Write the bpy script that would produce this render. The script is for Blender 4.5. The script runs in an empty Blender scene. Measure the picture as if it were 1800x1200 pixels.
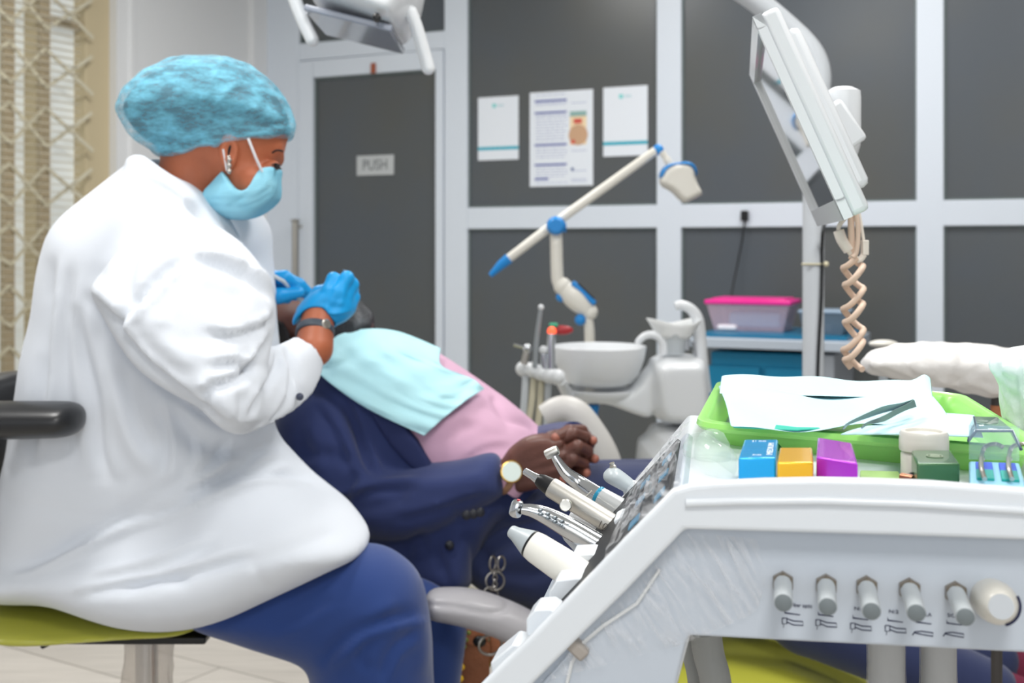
import bpy, bmesh, math, random
import numpy as np
from mathutils import Vector, Matrix
random.seed(3); np.random.seed(3)
PI = math.pi
# ---------------------------------------------------------------- camera, world, light, exposure
F = 2100.0; HC = 1.10; VY = 430.0                 # focal length in pixels, eye height, horizon row
scn = bpy.context.scene
col = scn.collection
cam_data = bpy.data.cameras.new('camera'); cam = bpy.data.objects.new('camera', cam_data); col.objects.link(cam)
cam.location = (0, 0, HC); cam.rotation_euler = (PI/2, 0, 0)
cam_data.sensor_width = 36.0; cam_data.lens = 36.0*F/1800; cam_data.shift_y = -(600-VY)/1800
cam_data.clip_start = 0.05; cam_data.clip_end = 60
cam_data.dof.use_dof = True; cam_data.dof.focus_distance = 1.05; cam_data.dof.aperture_fstop = 8.5
scn.camera = cam
scn.view_settings.view_transform = 'Standard'; scn.view_settings.look = 'None'
scn.view_settings.gamma = 1; scn.view_settings.use_curve_mapping = False
scn.view_settings.exposure = 0.16
world = bpy.data.worlds.new('world'); scn.world = world; world.use_nodes = True
wbg = world.node_tree.nodes['Background']; wbg.inputs[0].default_value = (0.93, 0.96, 1.0, 1); wbg.inputs[1].default_value = 0.47

def area(name, loc, size, power, rot=(0, 0, 0), color=(1, 1, 1)):
    l = bpy.data.lights.new(name, 'AREA'); l.shape = 'RECTANGLE'; l.size = size[0]; l.size_y = size[1]
    l.energy = power; l.color = color
    o = bpy.data.objects.new(name, l); col.objects.link(o); o.location = loc; o.rotation_euler = rot
    return o
CEIL = 2.75
PANELS = [(-0.9, 1.5), (0.9, 1.5), (-0.9, 3.6), (0.9, 3.6), (0.2, -0.6)]
for (x, y) in PANELS:
    area('ceiling_lamp_light', (x, y, CEIL-0.06), (0.58, 0.58), 22, color=(1, 0.99, 0.97))
area('front_fill_light', (-0.2, -2.6, 1.7), (3.2, 1.8), 26, rot=(math.radians(78), 0, 0), color=(0.95, 0.98, 1.0))  # unseen fill added behind the camera to brighten the fronts

# ---------------------------------------------------------------- helpers
def P(px, py, d): return Vector(((px-900)/F*d, d, HC-(py-VY)/F*d))
def PZ(px, py, z):                                  # the point at height z seen at that pixel
    return P(px, py, (HC-z)*F/(py-VY))
def lin(c):
    c = c/255.0
    return c/12.92 if c <= 0.04045 else ((c+0.055)/1.055)**2.4
def rgb(r, g, b): return (lin(r), lin(g), lin(b), 1)

MATS = {}
def mat(name, c, rough=0.5, metal=0.0, bump=None, spec=0.5, coat=0.0, trans=0.0, alpha=1.0, sheen=0.0, sss=0.0, emit=0.0, var=None, ior=1.45):
    if name in MATS: return MATS[name]
    m = bpy.data.materials.new(name); m.use_nodes = True; nt = m.node_tree; b = nt.nodes['Principled BSDF']
    cc = rgb(*c)
    b.inputs['Base Color'].default_value = cc; b.inputs['Roughness'].default_value = rough
    b.inputs['Metallic'].default_value = metal; b.inputs['Specular IOR Level'].default_value = spec
    b.inputs['Coat Weight'].default_value = coat; b.inputs['Transmission Weight'].default_value = trans
    b.inputs['Alpha'].default_value = alpha; b.inputs['Sheen Weight'].default_value = sheen
    b.inputs['Subsurface Weight'].default_value = sss; b.inputs['IOR'].default_value = ior
    if sss: b.inputs['Subsurface Radius'].default_value = (0.01, 0.005, 0.003); b.inputs['Subsurface Scale'].default_value = 0.5
    if emit: b.inputs['Emission Color'].default_value = cc; b.inputs['Emission Strength'].default_value = emit
    tc = nt.nodes.new('ShaderNodeTexCoord')
    if bump:
        sc, st = bump[0], bump[1]
        n = nt.nodes.new('ShaderNodeTexNoise'); n.inputs['Scale'].default_value = sc; n.inputs['Detail'].default_value = 3
        mp = nt.nodes.new('ShaderNodeMapping')
        if len(bump) > 2: mp.inputs['Scale'].default_value = bump[2]
        nt.links.new(tc.outputs['Object'], mp.inputs[0]); nt.links.new(mp.outputs[0], n.inputs['Vector'])
        bp = nt.nodes.new('ShaderNodeBump'); bp.inputs['Strength'].default_value = st; bp.inputs['Distance'].default_value = 0.004
        nt.links.new(n.outputs[0], bp.inputs['Height']); nt.links.new(bp.outputs[0], b.inputs['Normal'])
    if var:
        c2, sc, lo, hi = var[:4]
        n = nt.nodes.new('ShaderNodeTexNoise'); n.inputs['Scale'].default_value = sc; n.inputs['Detail'].default_value = 4
        mp = nt.nodes.new('ShaderNodeMapping')
        if len(var) > 4: mp.inputs['Scale'].default_value = var[4]
        nt.links.new(tc.outputs['Object'], mp.inputs[0]); nt.links.new(mp.outputs[0], n.inputs['Vector'])
        r = nt.nodes.new('ShaderNodeValToRGB'); r.color_ramp.elements[0].position = lo; r.color_ramp.elements[1].position = hi
        r.color_ramp.elements[0].color = cc; r.color_ramp.elements[1].color = rgb(*c2)
        nt.links.new(n.outputs[0], r.inputs[0]); nt.links.new(r.outputs[0], b.inputs['Base Color'])
    MATS[name] = m
    return m

ORG = {}
class MB:
    """collects verts and faces in world coordinates; build() links them as one mesh object"""
    def __init__(s): s.v = []; s.f = []
    def add(s, vs, fs):
        o = len(s.v); s.v += [Vector(v) for v in vs]; s.f += [tuple(i+o for i in f) for f in fs]; return s
    def box(s, c, size, X=(1, 0, 0), Y=(0, 1, 0), Z=(0, 0, 1)):
        c = Vector(c); X = Vector(X).normalized()*size[0]/2; Y = Vector(Y).normalized()*size[1]/2; Z = Vector(Z).normalized()*size[2]/2
        vs = [c+sx*X+sy*Y+sz*Z for sz in (-1, 1) for sy in (-1, 1) for sx in (-1, 1)]
        return s.add(vs, [(0, 2, 3, 1), (4, 5, 7, 6), (0, 1, 5, 4), (2, 6, 7, 3), (0, 4, 6, 2), (1, 3, 7, 5)])
    def bar(s, a, b, w, t, up=(0, 0, 1)):
        a = Vector(a); b = Vector(b); Z = (b-a).normalized(); up = Vector(up)
        X = up.cross(Z)
        if X.length < 1e-4: X = Vector((1, 0, 0)).cross(Z)
        X.normalize(); Y = Z.cross(X)
        return s.box((a+b)/2, (w, t, (b-a).length), X, Y, Z)
    def tube(s, pts, r, n=14, caps=True, flat=None):
        pts = [Vector(p) for p in pts]; m = len(pts)
        rs = r if isinstance(r, (list, tuple)) else [r]*m
        T = []
        for i in range(m):
            a = pts[max(i-1, 0)]; b = pts[min(i+1, m-1)]; t = (b-a)
            T.append(t.normalized() if t.length > 1e-9 else Vector((0, 0, 1)))
        ref = Vector((0, 0, 1)) if abs(T[0].z) < 0.9 else Vector((0, 1, 0))
        U = (ref - T[0]*ref.dot(T[0])).normalized(); vs = []; fs = []
        for i in range(m):
            U = (U - T[i]*U.dot(T[i])).normalized(); V = T[i].cross(U)
            for k in range(n):
                a = 2*PI*k/n; vs.append(pts[i] + (U*math.cos(a)*(flat or 1) + V*math.sin(a))*rs[i])
        for i in range(m-1):
            for k in range(n):
                fs.append((i*n+k, i*n+(k+1) % n, (i+1)*n+(k+1) % n, (i+1)*n+k))
        if caps:
            fs.append(tuple(range(n-1, -1, -1))); fs.append(tuple((m-1)*n+k for k in range(n)))
        return s.add(vs, fs)
    def lathe(s, base, axis, prof, n=32, flat=1.0, ref=None):
        """prof: list of (radius, distance along axis)"""
        base = Vector(base); A = Vector(axis).normalized(); rf = Vector(ref) if ref else (Vector((0, 0, 1)) if abs(A.z) < 0.9 else Vector((1, 0, 0)))
        U = (rf-A*rf.dot(A)).normalized(); V = A.cross(U); vs = []; fs = []; m = len(prof)
        for (r, h) in prof:
            for k in range(n):
                a = 2*PI*k/n; vs.append(base+A*h+(U*math.cos(a)+V*math.sin(a)*flat)*max(r, 1e-5))
        for i in range(m-1):
            for k in range(n): fs.append((i*n+k, i*n+(k+1) % n, (i+1)*n+(k+1) % n, (i+1)*n+k))
        fs.append(tuple(range(n-1, -1, -1))); fs.append(tuple((m-1)*n+k for k in range(n)))
        return s.add(vs, fs)
    def prism(s, poly, vec):
        n = len(poly); vec = Vector(vec); a = [Vector(p) for p in poly]
        return s.add(a+[p+vec for p in a], [tuple(range(n-1, -1, -1)), tuple(range(n, 2*n))]+[(i, (i+1) % n, n+(i+1) % n, n+i) for i in range(n)])
    def sheet(s, g, thick=0.0):
        """g: rows of points -> grid surface, optional thickness along z"""
        r = len(g); c = len(g[0]); vs = [Vector(p) for row in g for p in row]
        fs = [(i*c+j, i*c+j+1, (i+1)*c+j+1, (i+1)*c+j) for i in range(r-1) for j in range(c-1)]
        return s.add(vs, fs)
    def ball(s, c, r, n=16, sc=(1, 1, 1)):
        c = Vector(c); vs = []; fs = []; h = n//2
        for i in range(h+1):
            th = PI*i/h
            for k in range(n):
                a = 2*PI*k/n; vs.append(c+Vector((r*sc[0]*math.sin(th)*math.cos(a), r*sc[1]*math.sin(th)*math.sin(a), r*sc[2]*math.cos(th))))
        for i in range(h):
            for k in range(n): fs.append((i*n+k, (i+1)*n+k, (i+1)*n+(k+1) % n, i*n+(k+1) % n))
        return s.add(vs, fs)
    def torus(s, c, axis, R, r, n=28, m=8, arc=None, sc=1.0, ref=None):
        A = Vector(axis).normalized(); rf = Vector(ref) if ref else (Vector((0, 0, 1)) if abs(A.z) < 0.9 else Vector((1, 0, 0)))
        U = (rf-A*rf.dot(A)).normalized(); V = A.cross(U); pts = []
        for k in range(n+1):
            a = 2*PI*k/n; pts.append(Vector(c)+U*math.cos(a)*R+V*math.sin(a)*R*sc)
        return s.tube(pts, r, m, caps=False)
    def build(s, name, material, parent=None, bevel=0.0, seg=2, smooth=True, origin=None, solid=0.0, sub=0, angle=40):
        me = bpy.data.meshes.new(name)
        V = np.array([tuple(v) for v in s.v])
        if parent is not None: o0 = ORG[parent.name]
        elif origin is not None: o0 = Vector(origin)
        else: o0 = Vector(((V[:, 0].min()+V[:, 0].max())/2, (V[:, 1].min()+V[:, 1].max())/2, V[:, 2].min()))
        me.from_pydata([tuple(v-o0) for v in s.v], [], s.f); me.update()
        bm = bmesh.new(); bm.from_mesh(me); bmesh.ops.remove_doubles(bm, verts=bm.verts, dist=1e-6)
        bmesh.ops.recalc_face_normals(bm, faces=bm.faces); bm.to_mesh(me); bm.free()
        return finish(name, me, material, parent, o0, bevel, seg, smooth, solid, sub, angle)

def finish(name, me, material, parent, o0, bevel=0, seg=2, smooth=True, solid=0, sub=0, angle=40):
    o = bpy.data.objects.new(name, me); col.objects.link(o)
    if material: me.materials.append(material)
    if smooth:
        me.shade_smooth()
        try: me.set_sharp_from_angle(angle=math.radians(angle))
        except Exception: pass
    if parent is not None: o.parent = parent; ORG[o.name] = ORG[parent.name]
    else: o.location = o0; ORG[o.name] = Vector(o0)
    if solid: md = o.modifiers.new('thickness', 'SOLIDIFY'); md.thickness = solid; md.offset = 0
    if bevel: md = o.modifiers.new('bevel', 'BEVEL'); md.width = bevel; md.segments = seg; md.limit_method = 'ANGLE'; md.angle_limit = math.radians(35)
    if sub: md = o.modifiers.new('sub', 'SUBSURF'); md.levels = sub; md.render_levels = sub
    return o

def tag(o, label=None, cat=None, group=None, kind=None):
    if label: o['label'] = label
    if cat: o['category'] = cat
    if group: o['group'] = group
    if kind: o['kind'] = kind
    return o
def thing(name, loc, label=None, cat=None, group=None, kind=None):
    o = bpy.data.objects.new(name, None); col.objects.link(o); o.location = loc; o.empty_display_size = 0.05
    ORG[o.name] = Vector(loc); return tag(o, label, cat, group, kind)

def spline(pts, n=8):
    pts = [Vector(p) for p in pts]; out = []
    for i in range(len(pts)-1):
        p0 = pts[max(i-1, 0)]; p1 = pts[i]; p2 = pts[i+1]; p3 = pts[min(i+2, len(pts)-1)]
        for k in range(n):
            t = k/n
            out.append(0.5*((2*p1)+(p2-p0)*t+(2*p0-5*p1+4*p2-p3)*t*t+(3*p1-p0-3*p2+p3)*t**3))
    out.append(pts[-1]); return out
def pix(pts, d=None, n=6):
    """[(px,py,d)] -> smooth 3-D path"""
    return spline([P(p[0], p[1], p[2] if len(p) > 2 else d) for p in pts], n)

def text_mb(body, size, loc, X, Y, mb=None, thick=0.0003, align='CENTER', maxw=None):
    cu = bpy.data.curves.new('t', 'FONT'); cu.body = body; cu.size = size; cu.align_x = align; cu.align_y = 'CENTER'; cu.extrude = thick/2; cu.resolution_u = 3
    o = bpy.data.objects.new('t', cu); col.objects.link(o)
    bpy.context.view_layer.update(); dg = bpy.context.evaluated_depsgraph_get()
    me = bpy.data.meshes.new_from_object(o.evaluated_get(dg)); mb = mb or MB()
    X = Vector(X).normalized(); Y = Vector(Y).normalized(); Z = X.cross(Y)
    k = 1.0
    if maxw:
        xs = [v.co.x for v in me.vertices]; w = max(xs)-min(xs); k = maxw/w
    mb.add([Vector(loc)+X*v.co.x*k+Y*v.co.y+Z*v.co.z for v in me.vertices], [tuple(p.vertices) for p in me.polygons])
    bpy.data.objects.remove(o); bpy.data.curves.remove(cu); bpy.data.meshes.remove(me)
    return mb

# ---------------------------------------------------------------- implicit surfaces (bodies and cloth)
def chaikin(poly, it=2):
    p = np.array(poly, float)
    for _ in range(it):
        q = np.roll(p, -1, 0); p = np.stack([0.75*p+0.25*q, 0.25*p+0.75*q], 1).reshape(-1, 2)
    return p
def poly_sd(poly, X, Z):
    d2 = np.full(X.shape, 1e9); ins = np.zeros(X.shape, bool); n = len(poly)
    for i in range(n):
        ax, az = poly[i]; bx, bz = poly[(i+1) % n]; ex, ez = bx-ax, bz-az; L = ex*ex+ez*ez+1e-12
        t = np.clip(((X-ax)*ex+(Z-az)*ez)/L, 0, 1); d2 = np.minimum(d2, (X-ax-t*ex)**2+(Z-az-t*ez)**2)
        c = ((az > Z) != (bz > Z)) & (X < (bx-ax)*(Z-az)/(bz-az+1e-12)+ax); ins ^= c
    d = np.sqrt(d2); return np.where(ins, -d, d)
def blur(a, k):
    for _ in range(k):
        p = np.pad(a, 1, mode='edge'); a = (p[:-2, 1:-1]+p[2:, 1:-1]+p[1:-1, :-2]+p[1:-1, 2:]+4*a)/8
    return a
def smin(a, b, k):
    h = np.clip(0.5+0.5*(b-a)/k, 0, 1); return b*(1-h)+a*h-k*h*(1-h)
def smax(a, b, k): return -smin(-a, -b, k)

class Field:
    def __init__(s, lo, hi, h):
        s.h = h; s.lo = np.array(lo, float)
        n = [int((hi[i]-lo[i])/h)+1 for i in range(3)]
        s.x = (lo[0]+h*np.arange(n[0]))[:, None, None].astype(np.float32)
        s.y = (lo[1]+h*np.arange(n[1]))[None, :, None].astype(np.float32)
        s.z = (lo[2]+h*np.arange(n[2]))[None, None, :].astype(np.float32)
        s.X2, s.Z2 = np.meshgrid(s.x[:, 0, 0].astype(float), s.z[0, 0, :].astype(float), indexing='ij')
    def cap(s, a, b, ra, rb=None):
        rb = ra if rb is None else rb; a = np.array(a, float); b = np.array(b, float); e = b-a; L = float(e@e)+1e-12
        dx, dy, dz = s.x-a[0], s.y-a[1], s.z-a[2]
        t = np.clip((dx*e[0]+dy*e[1]+dz*e[2])/L, 0, 1)
        return np.sqrt((dx-t*e[0])**2+(dy-t*e[1])**2+(dz-t*e[2])**2)-(ra+(rb-ra)*t)
    def chain(s, pts, rs, k=0.006):
        f = None
        for i in range(len(pts)-1):
            c = s.cap(pts[i], pts[i+1], rs[i], rs[i+1]); f = c if f is None else smin(f, c, k)
        return f
    def ell(s, c, r, axes=None):
        d = [s.x-c[0], s.y-c[1], s.z-c[2]]
        if axes is not None:
            A = [Vector(a).normalized() for a in axes]; d = [d[0]*a[0]+d[1]*a[1]+d[2]*a[2] for a in A]
        q = np.sqrt((d[0]/r[0])**2+(d[1]/r[1])**2+(d[2]/r[2])**2)
        return (q-1)*min(r)
    def plane_y(s, ctl):
        """depth as a function of X,Z fitted through (px,py,d) control points"""
        if not isinstance(ctl, (list, tuple)): return np.full(s.X2.shape, float(ctl))
        pts = [P(*c) for c in ctl]; A = np.array([[p.x, p.z, 1] for p in pts]); b = np.array([p.y for p in pts])
        if len(ctl) == 1: return np.full(s.X2.shape, b[0])
        if len(ctl) == 2:
            e = A[1, :2]-A[0, :2]; t = ((s.X2-A[0, 0])*e[0]+(s.Z2-A[0, 1])*e[1])/(e@e); return b[0]+(b[1]-b[0])*np.clip(t, -0.3, 1.3)
        c = np.linalg.lstsq(A, b, rcond=None)[0]; return c[0]*s.X2+c[1]*s.Z2+c[2]
    def sd2(s, poly, ctl, smooth=2, bl=4):
        y0 = s.plane_y(ctl); px = 900+F*s.X2/y0; py = VY-(s.Z2-HC)*F/y0
        pl = chaikin(poly, smooth) if smooth else np.array(poly, float)
        d = poly_sd(pl, px, py)*y0/F
        return blur(d, bl), y0
    def infl(s, poly, ctl, R, D, smooth=2, bl=4, pw=2.0):
        d, y0 = s.sd2(poly, ctl, smooth, bl)
        q = np.clip(d+R, 0, None)/R
        q = q[:, None, :].astype(np.float32); y0 = y0[:, None, :].astype(np.float32)
        f = (q**pw+np.abs((s.y-y0)/D)**pw)**(1/pw)-1
        return f*min(R, D)
    def prism(s, poly, ctl, smooth=1):
        d, y0 = s.sd2(poly, ctl, smooth, 0); return np.broadcast_to(d[:, None, :], (d.shape[0], s.y.shape[1], d.shape[1])).astype(np.float32)

EDG = [((0, 0, 0), (1, 0, 0)), ((0, 1, 0), (1, 1, 0)), ((0, 0, 1), (1, 0, 1)), ((0, 1, 1), (1, 1, 1)),
       ((0, 0, 0), (0, 1, 0)), ((1, 0, 0), (1, 1, 0)), ((0, 0, 1), (0, 1, 1)), ((1, 0, 1), (1, 1, 1)),
       ((0, 0, 0), (0, 0, 1)), ((1, 0, 0), (1, 0, 1)), ((0, 1, 0), (0, 1, 1)), ((1, 1, 0), (1, 1, 1))]
def surfnet(f, lo, h, relax=1):
    f = np.ascontiguousarray(f, dtype=np.float32)
    f[0] = f[-1] = 1; f[:, 0] = f[:, -1] = 1; f[:, :, 0] = f[:, :, -1] = 1
    ins = f < 0; c = np.zeros([n-1 for n in f.shape], np.int8)
    for i in (0, 1):
        for j in (0, 1):
            for k in (0, 1): c += ins[i:ins.shape[0]-1+i, j:ins.shape[1]-1+j, k:ins.shape[2]-1+k]
    act = (c > 0) & (c < 8); I = np.argwhere(act); idx = -np.ones(act.shape, np.int64); idx[act] = np.arange(len(I))
    acc = np.zeros((len(I), 3)); cnt = np.zeros(len(I))
    for a, b in EDG:
        fa = f[I[:, 0]+a[0], I[:, 1]+a[1], I[:, 2]+a[2]]; fb = f[I[:, 0]+b[0], I[:, 1]+b[1], I[:, 2]+b[2]]
        m = (fa < 0) != (fb < 0); t = np.where(m, fa/np.where(m, fa-fb, 1), 0)
        p = np.array(a)+(np.array(b)-np.array(a))*t[:, None]; acc += p*m[:, None]; cnt += m
    V = lo+h*(I+acc/cnt[:, None]); Q = []
    for ax in range(3):
        o1, o2 = [(1, 2), (2, 0), (0, 1)][ax]
        sl0 = [slice(None)]*3; sl1 = [slice(None)]*3; sl0[ax] = slice(0, -1); sl1[ax] = slice(1, None)
        e = ins[tuple(sl0)] != ins[tuple(sl1)]; J = np.argwhere(e); J = J[(J[:, o1] > 0) & (J[:, o2] > 0)]
        s0 = ins[J[:, 0], J[:, 1], J[:, 2]]; q = []
        for (a, b) in ((1, 1), (0, 1), (0, 0), (1, 0)):
            K = J.copy(); K[:, o1] -= a; K[:, o2] -= b; q.append(idx[K[:, 0], K[:, 1], K[:, 2]])
        q = np.stack(q, 1); q[~s0] = q[~s0][:, ::-1]; Q.append(q)
    Q = np.concatenate(Q); Q = Q[(Q >= 0).all(1)]
    for _ in range(relax): V = smooth_v(V, Q, 0.5)
    return V, Q
def smooth_v(V, Q, w=0.5):
    S = np.zeros_like(V); n = np.zeros(len(V))
    for a, b in ((0, 1), (1, 2), (2, 3), (3, 0)):
        for p, q in ((a, b), (b, a)):
            for k in range(3): S[:, k] += np.bincount(Q[:, p], V[Q[:, q], k], len(V))
            n += np.bincount(Q[:, p], minlength=len(V))
    return V+(S/np.maximum(n, 1)[:, None]-V)*w
def normals(V, Q):
    n = np.cross(V[Q[:, 2]]-V[Q[:, 0]], V[Q[:, 3]]-V[Q[:, 1]]); N = np.zeros_like(V)
    for k in range(4):
        for j in range(3): N[:, j] += np.bincount(Q[:, k], n[:, j], len(V))
    return N/np.maximum(np.linalg.norm(N, axis=1), 1e-12)[:, None]
def topix(V): return 900+F*V[:, 0]/V[:, 1], VY-(V[:, 2]-HC)*F/V[:, 1]
def line_d(pts, px, py):
    best = np.full(len(px), 1e9); par = np.zeros(len(px)); side = np.zeros(len(px)); n = len(pts)-1
    for i in range(n):
        ax, ay = pts[i]; bx, by = pts[i+1]; ex, ey = bx-ax, by-ay; L = ex*ex+ey*ey+1e-9
        t = np.clip(((px-ax)*ex+(py-ay)*ey)/L, 0, 1); d = np.hypot(px-ax-t*ex, py-ay-t*ey)
        sg = np.sign(ex*(py-ay)-ey*(px-ax)); m = d < best
        best = np.where(m, d, best); par = np.where(m, (i+t)/n, par); side = np.where(m, sg, side)
    return best, par, side
def smooth_line(pts):
    return [tuple(p)[:2] for p in spline([(a, b, 0) for a, b in pts], 6)]
def folds(V, Q, lst, facing=0.0, sm=2):
    """lst: (pixel polyline, amplitude in m, half width in px[, 'c']) ridges (+) and valleys (-) of the cloth"""
    N = normals(V, Q); view = -V.copy(); view[:, 2] += HC; view /= np.linalg.norm(view, axis=1)[:, None]
    w = np.clip(((N*view).sum(1)-facing)/0.3, 0, 1); px, py = topix(V); D = np.zeros(len(V))
    for it in lst:
        pts, amp, wd = it[:3]; d, par, side = line_d(smooth_line(pts), px, py)
        env = np.clip(np.sin(np.clip(par, 0, 1)*PI)*1.6, 0.0, 1) if not (len(it) > 3 and 'e' in it[3]) else 1.0
        if len(it) > 3 and 'c' in it[3]:              # a crease: sharp valley with a soft ridge on its left side
            x = d*side/wd; D += env*amp*(np.exp(-((x-1.1)/1.0)**2)-1.1*np.exp(-(x/0.45)**2))
        else: D += env*amp*np.exp(-(d/wd)**2)
    D = (D*w)[:, None]*np.ones((1, 3))
    for _ in range(sm): D = smooth_v(D, Q, 0.6)
    return V+N*D[:, :1]
def noise3(V, sc, seed=0):
    rs = np.random.RandomState(seed); r = np.zeros(len(V))
    for i in range(7):
        k = rs.normal(size=3)*sc; r += np.sin(V@k+rs.rand()*6.28)
    return r/3.0
def mesh_np(name, V, Q, material, parent=None, origin=None, sub=0, **kw):
    if parent is not None: o0 = ORG[parent.name]
    elif origin is not None: o0 = Vector(origin)
    else: o0 = Vector(((V[:, 0].min()+V[:, 0].max())/2, (V[:, 1].min()+V[:, 1].max())/2, V[:, 2].min()))
    me = bpy.data.meshes.new(name); me.from_pydata((V-np.array(o0)).tolist(), [], Q.tolist()); me.update()
    return finish(name, me, material, parent, o0, smooth=True, sub=sub, angle=180, **kw)
def sdf_part(name, fld, f, material, parent=None, relax=2, fl=None, wob=None, origin=None, keep=True):
    V, Q = surfnet(f.copy(), fld.lo, fld.h, relax)
    if wob: N = normals(V, Q); V = V+N*(noise3(V, wob[1], wob[2] if len(wob) > 2 else 0)*wob[0])[:, None]
    if fl: V = folds(V, Q, fl); V = smooth_v(V, Q, 0.25)
    return mesh_np(name, V, Q, material, parent, origin)

# ---------------------------------------------------------------- materials
WHITE = mat('white_aluminium', (212, 220, 230), 0.35, bump=(60, 0.03))
DARKG = mat('dark_panel_glass', (82, 88, 95), 0.26, spec=0.5, bump=(3, 0.05), var=((88, 89, 86), 1.3, 0.35, 0.7))
WALLM = mat('white_wall_paint', (224, 226, 228), 0.7, bump=(40, 0.05))
BEIGE = mat('beige_painted_metal', (196, 182, 150), 0.5)
TAUPE = mat('taupe_painted_metal', (172, 158, 132), 0.5)
PLAST = mat('white_plastic', (226, 229, 232), 0.28, coat=0.25, bump=(30, 0.01))
PLASTG = mat('light_grey_plastic', (198, 203, 208), 0.35)
PLASTC = mat('cream_plastic', (220, 217, 208), 0.35, coat=0.2)
GREYP = mat('grey_plastic', (150, 156, 160), 0.4)
BLACKP = mat('black_plastic', (22, 23, 25), 0.35)
BLACKR = mat('black_rubber', (36, 37, 40), 0.33, spec=0.6)
CHROME = mat('chrome', (205, 208, 212), 0.14, metal=1.0)
STEEL = mat('brushed_steel', (186, 182, 174), 0.32, metal=1.0, bump=(400, 0.05, (1, 1, 12)))
SATIN = mat('satin_silver', (206, 204, 198), 0.38, metal=1.0)
BLUEP = mat('blue_plastic', (28, 132, 206), 0.35)
COATM = mat('white_coat_cotton', (222, 227, 235), 0.85, bump=(900, 0.12), sheen=0.15)
SCRUB = mat('royal_navy_scrub_cloth', (28, 57, 118), 0.85, bump=(700, 0.15), sheen=0.25)
SUIT = mat('navy_suit_cloth', (40, 52, 98), 0.88, bump=(900, 0.15), sheen=0.2)
SUITD = mat('navy_suit_trousers', (36, 46, 84), 0.88, bump=(900, 0.15), sheen=0.2)
GLOVE = mat('blue_nitrile_glove', (20, 158, 226), 0.42, bump=(120, 0.12), sss=0.1)
MASKM = mat('light_blue_face_mask', (122, 194, 220), 0.8, bump=(45, 0.35, (1, 1, 3)), var=((150, 212, 232), 14, 0.35, 0.65))
SKIN1 = mat('brown_skin', (182, 104, 71), 0.5, sss=0.15, bump=(200, 0.08), var=((150, 82, 56), 9, 0.4, 0.75))
SKIN2 = mat('dark_brown_skin', (92, 58, 50), 0.42, sss=0.08, bump=(260, 0.12), var=((112, 72, 62), 16, 0.4, 0.75))
NAIL = mat('pink_fingertip_skin', (158, 98, 82), 0.4, sss=0.1)
HAIRM = mat('black_hair', (26, 22, 24), 0.7, bump=(300, 0.5))
BIBM = mat('aqua_paper_bib', (176, 222, 230), 0.7, bump=(90, 0.12))
PAPER = mat('pale_aqua_paper', (196, 234, 242), 0.7, bump=(60, 0.2))
UPHOL = mat('yellow_green_vinyl', (176, 176, 66), 0.3, coat=0.3, bump=(12, 0.05))
TEAL = mat('teal_cabinet_laminate', (10, 122, 162), 0.4)
GREENP = mat('lime_green_plastic', (164, 232, 122), 0.28, sss=0.15, coat=0.2)
FILM = None
# ---------------------------------------------------------------- the room
TH = math.radians(26.0); D0 = 5.4
WE = Vector((math.cos(TH), -math.sin(TH), 0)); WN = Vector((-math.sin(TH), -math.cos(TH), 0))   # along the wall, towards the room
def wpt(px, py, off=0.0):
    u = (px-900)/F; d = (D0-off/math.cos(TH))/(1+u*math.tan(TH)); return P(px, py, d)
def ws(px): u = (px-900)/F; return u*D0/(1+u*math.tan(TH))/math.cos(TH)
def wz(px, py): return wpt(px, py).z
W0 = Vector((0, D0, 0))
def wl(s, off, z): return W0+WE*s+WN*off+Vector((0, 0, z))
def wbox(mb, s0, s1, z0, z1, o0, o1):
    return mb.box(wl((s0+s1)/2, (o0+o1)/2, (z0+z1)/2), (s1-s0, o1-o0, z1-z0), WE, WN, (0, 0, 1))
sC = ws(466)                                        # corner with the left wall
CORNER = wl(sC, 0, 0)
sR = sC+7.4

# floor: pale wood-look boards
def plank_material():
    m = bpy.data.materials.new('pale_wood_floor'); m.use_nodes = True; nt = m.node_tree; b = nt.nodes['Principled BSDF']
    tc = nt.nodes.new('ShaderNodeTexCoord'); mp = nt.nodes.new('ShaderNodeMapping'); mp.inputs['Rotation'].default_value = (0, 0, TH+0.1)
    br = nt.nodes.new('ShaderNodeTexBrick'); br.inputs['Scale'].default_value = 1.0; br.inputs['Brick Width'].default_value = 1.3; br.inputs['Row Height'].default_value = 0.19
    br.inputs['Mortar Size'].default_value = 0.003; br.inputs['Color1'].default_value = rgb(196, 190, 182); br.inputs['Color2'].default_value = rgb(212, 206, 198); br.inputs['Mortar'].default_value = rgb(150, 143, 135)
    nz = nt.nodes.new('ShaderNodeTexNoise'); nz.inputs['Scale'].default_value = 5; mp2 = nt.nodes.new('ShaderNodeMapping'); mp2.inputs['Rotation'].default_value = (0, 0, TH+0.1); mp2.inputs['Scale'].default_value = (1, 9, 1)
    mx = nt.nodes.new('ShaderNodeMixRGB'); mx.blend_type = 'MULTIPLY'; mx.inputs[0].default_value = 0.35
    nt.links.new(tc.outputs['Object'], mp.inputs[0]); nt.links.new(mp.outputs[0], br.inputs[0]); nt.links.new(tc.outputs['Object'], mp2.inputs[0]); nt.links.new(mp2.outputs[0], nz.inputs['Vector'])
    nt.links.new(br.outputs[0], mx.inputs[1]); nt.links.new(nz.outputs[0], mx.inputs[2]); nt.links.new(mx.outputs[0], b.inputs['Base Color']); b.inputs['Roughness'].default_value = 0.5
    return m
f = MB().box((0.6, 1.6, -0.05), (9, 11, 0.1)).build('floor', plank_material()); tag(f, kind='structure')
f = MB().box((0.6, 1.6, CEIL+0.05), (9, 11, 0.1)).build('ceiling', mat('ceiling_white', (236, 236, 234), 0.8)); tag(f, kind='structure')
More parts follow.
